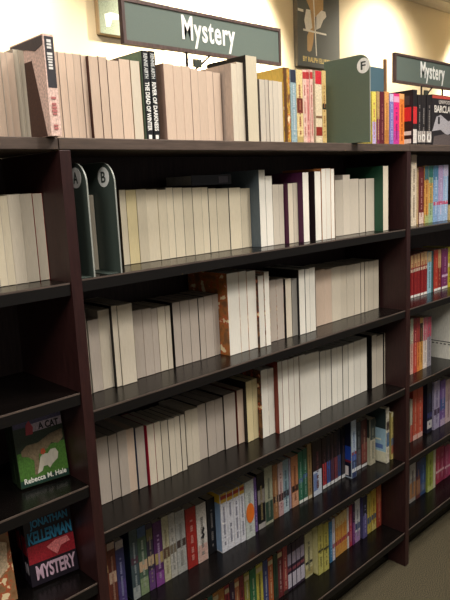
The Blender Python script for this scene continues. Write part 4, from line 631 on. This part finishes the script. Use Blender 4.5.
# face-out book on the far bay's top
r = empty('book', (1.4945, .07, 1.4634), 'black paperback with white house picture, facing out on the far bay top', 'book', None, (0, 0, math.radians(-2)))
w, h, t = .15, .178, .026
MB().box(0, w, 0, .0008, 0, h).box(0, w, t-.0008, t, 0, h).box(0, .0008, .0008, t-.0008, 0, h).build('cover', mat('231f22', .42), r)
MB().box(.0009, w-.001, .0009, t-.0009, .0008, h-.0008).build('page_block', mat('b9ada0', .9, 'pages', .05), r)
MB().box(.001, w-.001, -.0003, .0002, h*.93, h*.985).build('cover_panel', mat('b8483c', .45), r)
MB().prism([(.02*w, .3*h), (.2*w, .58*h), (.4*w, .62*h), (.75*w, .5*h), (.97*w, .55*h), (.97*w, .3*h), (.7*w, .22*h), (.4*w, .33*h)], 'y', -.0003, .0002).build('cover_picture', mat('a8a4a8', .45, 'printed'), r)
MB().prism([(.05*w, .02*h), (.97*w, .02*h), (.97*w, .22*h), (.6*w, .25*h), (.1*w, .2*h)], 'y', -.0003, .0002).build('cover_picture', mat('5c5250', .45, 'printed'), r)
MB().box(.27*w, .35*w, -.0006, .0002, .44*h, .58*h).build('cover_picture', mat('1c1a1e', .45), r)
lettering('author_lettering', 'BARCLAY', mat('d8d2c8', .5), r, (w*.1, -.0006, h*.66), (1, 0, 0), (0, 0, 1), w*.86, h*.14, .0005, .02, .92)
lettering('first_name_lettering', 'LINWOOD', mat('b8b0a8', .5), r, (w*.3, -.0006, h*.83), (1, 0, 0), (0, 0, 1), w*.6, h*.075, .0005, .02)

# ------------------------------------------------------------------ letter dividers
def divider(x, y, z, letter, h, d, label, pan):
    r = empty('letter_divider', (x, y, z), label, 'shelf divider', 'letter dividers')
    rad = .042 if h < .23 else .034
    pts = [(0, 0), (0, h-rad)] + [(rad-rad*math.cos(a), h-rad+rad*math.sin(a)) for a in (PI/2*k/8 for k in range(1, 9))] + [(d, h), (d, 0)]
    MB().prism(pts[::-1], 'x', -.0015, .0015).build('panel', mat(pan, .5, 'panel', .4), r)
    e = MB()                                       # pale metal front edge following the rounded corner
    for (a, b), (c, f) in zip(pts[:10], pts[1:11]):
        n = Vector((0, a-c, b-f)); n = Vector((0, -(f-b), c-a)).normalized()*.0009
        i = len(e.v)
        for xx in (-.0015, .0015):
            e.v += [(xx, a, b), (xx, c, f), (xx, c+n.y, f+n.z), (xx, a+n.y, b+n.z)]
        e.f += [(i, i+1, i+2, i+3), (i+7, i+6, i+5, i+4), (i+3, i+2, i+6, i+7), (i, i+4, i+5, i+1), (i, i+3, i+7, i+4), (i+1, i+5, i+6, i+2)]
    e.build('edge_strip', mat('94978f', .4, 'panel', .5), r)
    MB().box(-.03, -.0016, .004, d, 0, .0012).build('base_flange', mat(pan, .5, 'panel', .4), r)
    cy, cz, rr = (.036, h-.029, .02) if h < .23 else (.020, h-.030, .0205)
    dk = MB().prism(disc_pts(cy, cz, rr)[::-1], 'x', -.0021, -.0014).build('letter_disc', mat('f4f4ee', .5), r)
    lettering('letter', letter, mat('3c443e', .5), dk, (-.00212, cy+.008, cz-.011), (0, -1, 0), (0, 0, 1), .016, .022, .0004, .02)
    return r
divider(.033, .002, 1.1972, 'A', .222, .155, 'dark grey-green shelf divider with letter A on the first shelf', '434d47')  # A and B panels carry their shade as a darker colour than F
divider(.097, .002, 1.1972, 'B', .222, .155, 'dark grey-green shelf divider with letter B on the first shelf', '434d47')
divider(.934, -.043, 1.4632, 'F', .238, .155, 'green shelf divider with letter F standing on the bookcase top', '5c6a5b')

# blue header card on a slim brown post, behind the row on top
r = empty('header_card', (1.385, .226, 1.4632), 'blue header card on a slim brown post behind the coloured spines', 'sign')
MB().box(-.095, .05, .0, .003, .1, .283).build('card', mat('46626e', .6, 'panel'), r)
MB().box(.052, .064, -.004, .004, .004, .315).build('post', mat('7a5a40', .5, 'wood'), r)
MB().box(.03, .086, -.012, .012, 0, .004).build('base', mat('7a5a40', .5, 'wood'), r)
MB().prism(disc_pts(-.052, .235, .014)[::-1], 'y', -.0008, .0001).build('letter_disc', mat('b4b8b0', .5), r)

# ------------------------------------------------------------------ category signs
def sign(cx, label):
    r = empty('category_sign', (cx, .243, 1.4632), label, 'sign', 'green category signs')
    zb, zt, hw = .245, .350, .287
    MB().box(-hw+.006, hw-.006, -.004, .004, zb+.006, zt-.006).build('panel', mat('647068', .6, 'panel', .3), r)
    f = .0085
    MB().box(-hw, hw, -.007, .007, zt-f, zt).box(-hw, hw, -.007, .007, zb, zb+f).box(-hw, -hw+f, -.007, .007, zb+f, zt-f).box(hw-f, hw, -.007, .007, zb+f, zt-f).build('frame', mat('564440', .45, 'wood'), r)
    lettering('lettering', 'Mystery', mat('f2f2ec', .5), r, (-.100, -.0041, zb+.0125), (1, 0, 0), (0, 0, 1), .194, .079, .001, .022, 1.1)
    for x in (-.085, .085):
        p = MB().tube((x, 0, .006), (x, 0, zb+.004), .0038).build('post', mat('2e2826', .4), r, smooth=False)
        MB().box(x-.022, x+.022, -.004, .004, 0, .006).build('foot', mat('2e2826', .4), p)
    MB().tube((-.085, .0, .185), (.0, 0, .246), .0028).build('brace', mat('2e2826', .4), r)
    MB().box(-.062, -.035, -.003, .003, .212, .232).build('clip', mat('3a4038', .4), r)
    return r
sign(.602, 'green Mystery sign with brown frame above the middle bookcase bay')
sign(1.817, 'green Mystery sign with brown frame above the far bookcase bay')

# ------------------------------------------------------------------ pictures on the back wall
def poster(label, x0, x1, z0, z1, base, edge):
    r = empty('wall_poster', ((x0+x1)/2, WY, (z0+z1)/2), label, 'poster', 'framed author posters on the back wall')
    ox, oz = (x0+x1)/2, (z0+z1)/2
    MB().box(x0-ox, x1-ox, -.04, -.001, z0-oz, z1-oz, .004).build('backing_board', mat(edge, .5, 'panel'), r)
    MB().box(x0-ox+.006, x1-ox-.006, -.042, -.0399, z0-oz+.006, z1-oz-.006).build('picture', mat(base, .6, 'printed' if 'pale' in label else 'panel', .2), r)
    return r, ox, oz
def shape(r, ox, oz, nm, pts, col, lay=1):
    a = sum(pts[i][0]*pts[(i+1) % len(pts)][1]-pts[(i+1) % len(pts)][0]*pts[i][1] for i in range(len(pts)))
    if a < 0: pts = pts[::-1]
    MB().prism([(p-ox, q-oz) for p, q in pts], 'y', -.042-.0006*lay, -.0415).build(nm, mat(col, .6, 'plain', .2), r)
r, ox, oz = poster('pale green picture panel on the back wall, partly behind the Mystery sign', 1.755, 2.335, 2.335, 3.02, '8f9c8a', 'a08c70')
shape(r, ox, oz, 'pale_patch', [(1.797, 2.457), (1.85, 2.475), (1.912, 2.467), (1.901, 2.435), (1.855, 2.429), (1.835, 2.385), (1.805, 2.381)], 'e4e6dc')
shape(r, ox, oz, 'pale_patch', [(2.0, 2.72), (2.2, 2.75), (2.28, 2.62), (2.1, 2.6)], 'c8d0c0')
shape(r, ox, oz, 'green_patch', [(1.93, 2.36), (2.33, 2.36), (2.33, 2.56), (2.02, 2.55)], '7c927e')
r, ox, oz = poster('dark grey poster with white and tan leaf shapes on the back wall', 3.70, 4.29, 2.318, 3.02, '626664', '57544f')
shape(r, ox, oz, 'tan_shape', [(3.826, 2.853), (3.82, 2.99), (4.075, 2.99), (4.059, 2.889), (4.056, 2.808), (3.94, 2.73), (3.928, 2.65), (3.908, 2.53), (3.88, 2.455), (3.851, 2.443), (3.825, 2.455), (3.828, 2.569), (3.857, 2.62), (3.89, 2.768)], 'c8a87c')
shape(r, ox, oz, 'white_shape', [(3.823, 2.782), (3.877, 2.782), (3.899, 2.642), (3.85, 2.61), (3.816, 2.607), (3.793, 2.691)], 'ecebe6', 2)
shape(r, ox, oz, 'white_shape', [(3.957, 2.746), (4.03, 2.80), (4.084, 2.796), (4.097, 2.757), (4.05, 2.72), (4.009, 2.656), (3.953, 2.633)], 'ecebe6', 2)
shape(r, ox, oz, 'cross_line', [(3.777, 2.622), (3.776, 2.606), (4.093, 2.603), (4.093, 2.617)], 'f0efe8', 3)
shape(r, ox, oz, 'upright_line', [(3.907, 2.99), (3.926, 2.99), (3.955, 2.42), (3.944, 2.42)], 'f0efe8', 3)
shape(r, ox, oz, 'dash', [(3.712, 2.775), (3.783, 2.772), (3.783, 2.752), (3.712, 2.755)], 'ecebe6', 2)
lettering('lettering', 'BY RALPH ELLISON', mat('e8d48c', .5), r, (3.765-ox, -.0421, 2.362-oz), (1, 0, 0), (0, 0, 1), .40, .042, .001, .03)

# ------------------------------------------------------------------ light
def area(name, loc, rot, sx, sy, power, col):
    l = bpy.data.lights.new(name, 'AREA'); l.shape = 'RECTANGLE'; l.size = sx; l.size_y = sy; l.energy = power; l.color = col
    o = bpy.data.objects.new(name, l); C.objects.link(o); o.location = loc; o.rotation_euler = rot; return o
def spot(name, loc, aim, power, angle, blend, col, size=.06):
    l = bpy.data.lights.new(name, 'SPOT'); l.energy = power; l.spot_size = math.radians(angle); l.spot_blend = blend; l.color = col; l.shadow_soft_size = size
    o = bpy.data.objects.new(name, l); C.objects.link(o); o.location = loc
    o.rotation_euler = (Vector(aim)-Vector(loc)).to_track_quat('-Z', 'Y').to_euler(); return o
WARM = (1, .88, .70)
spot('shelf_spot', (1.15, -1.6, 3.12), (.7, .1, 1.25), 190, 66, .9, (1, .95, .89), .22)
area('ceiling_light', (.7, -.75, 3.15), (0, 0, 0), 1.2, .6, 42, (1, .93, .86))
area('ceiling_light', (2.6, -1.6, 3.15), (0, 0, 0), 1.2, .6, 30, (1, .95, .88))
area('ceiling_light', (-.9, -2.2, 3.15), (0, 0, 0), 1.2, .6, 42, (1, .95, .89))
area('ceiling_light', (-2.3, -1.3, 3.0), (0, math.radians(-35), 0), .6, 1.2, 45, (1, .95, .89))  # added fill from the left, tilted to brighten faces turned that way
spot('wall_washer', (2.9, 1.75, 3.12), (2.75, 2.5, 2.35), 1000, 95, .8, WARM)
spot('wall_washer', (.9, 1.75, 3.12), (.9, 2.5, 2.2), 300, 95, .9, WARM)
spot('wall_washer', (5.0, 1.75, 3.12), (5.0, 2.5, 2.0), 200, 120, 1, WARM)  # added lamp, lifts the dimmer wall between the bright scallops
spot('wall_washer', (7.1, 1.75, 3.12), (7.1, 2.5, 2.3), 1300, 95, .8, WARM)
wd = bpy.data.worlds.new('world'); bpy.context.scene.world = wd; wd.use_nodes = True
bg = wd.node_tree.nodes['Background']; bg.inputs['Color'].default_value = (1, .93, .86, 1); bg.inputs['Strength'].default_value = .22
vs = bpy.context.scene.view_settings
vs.view_transform = 'Standard'; vs.look = 'None'; vs.exposure = 0; vs.gamma = 1
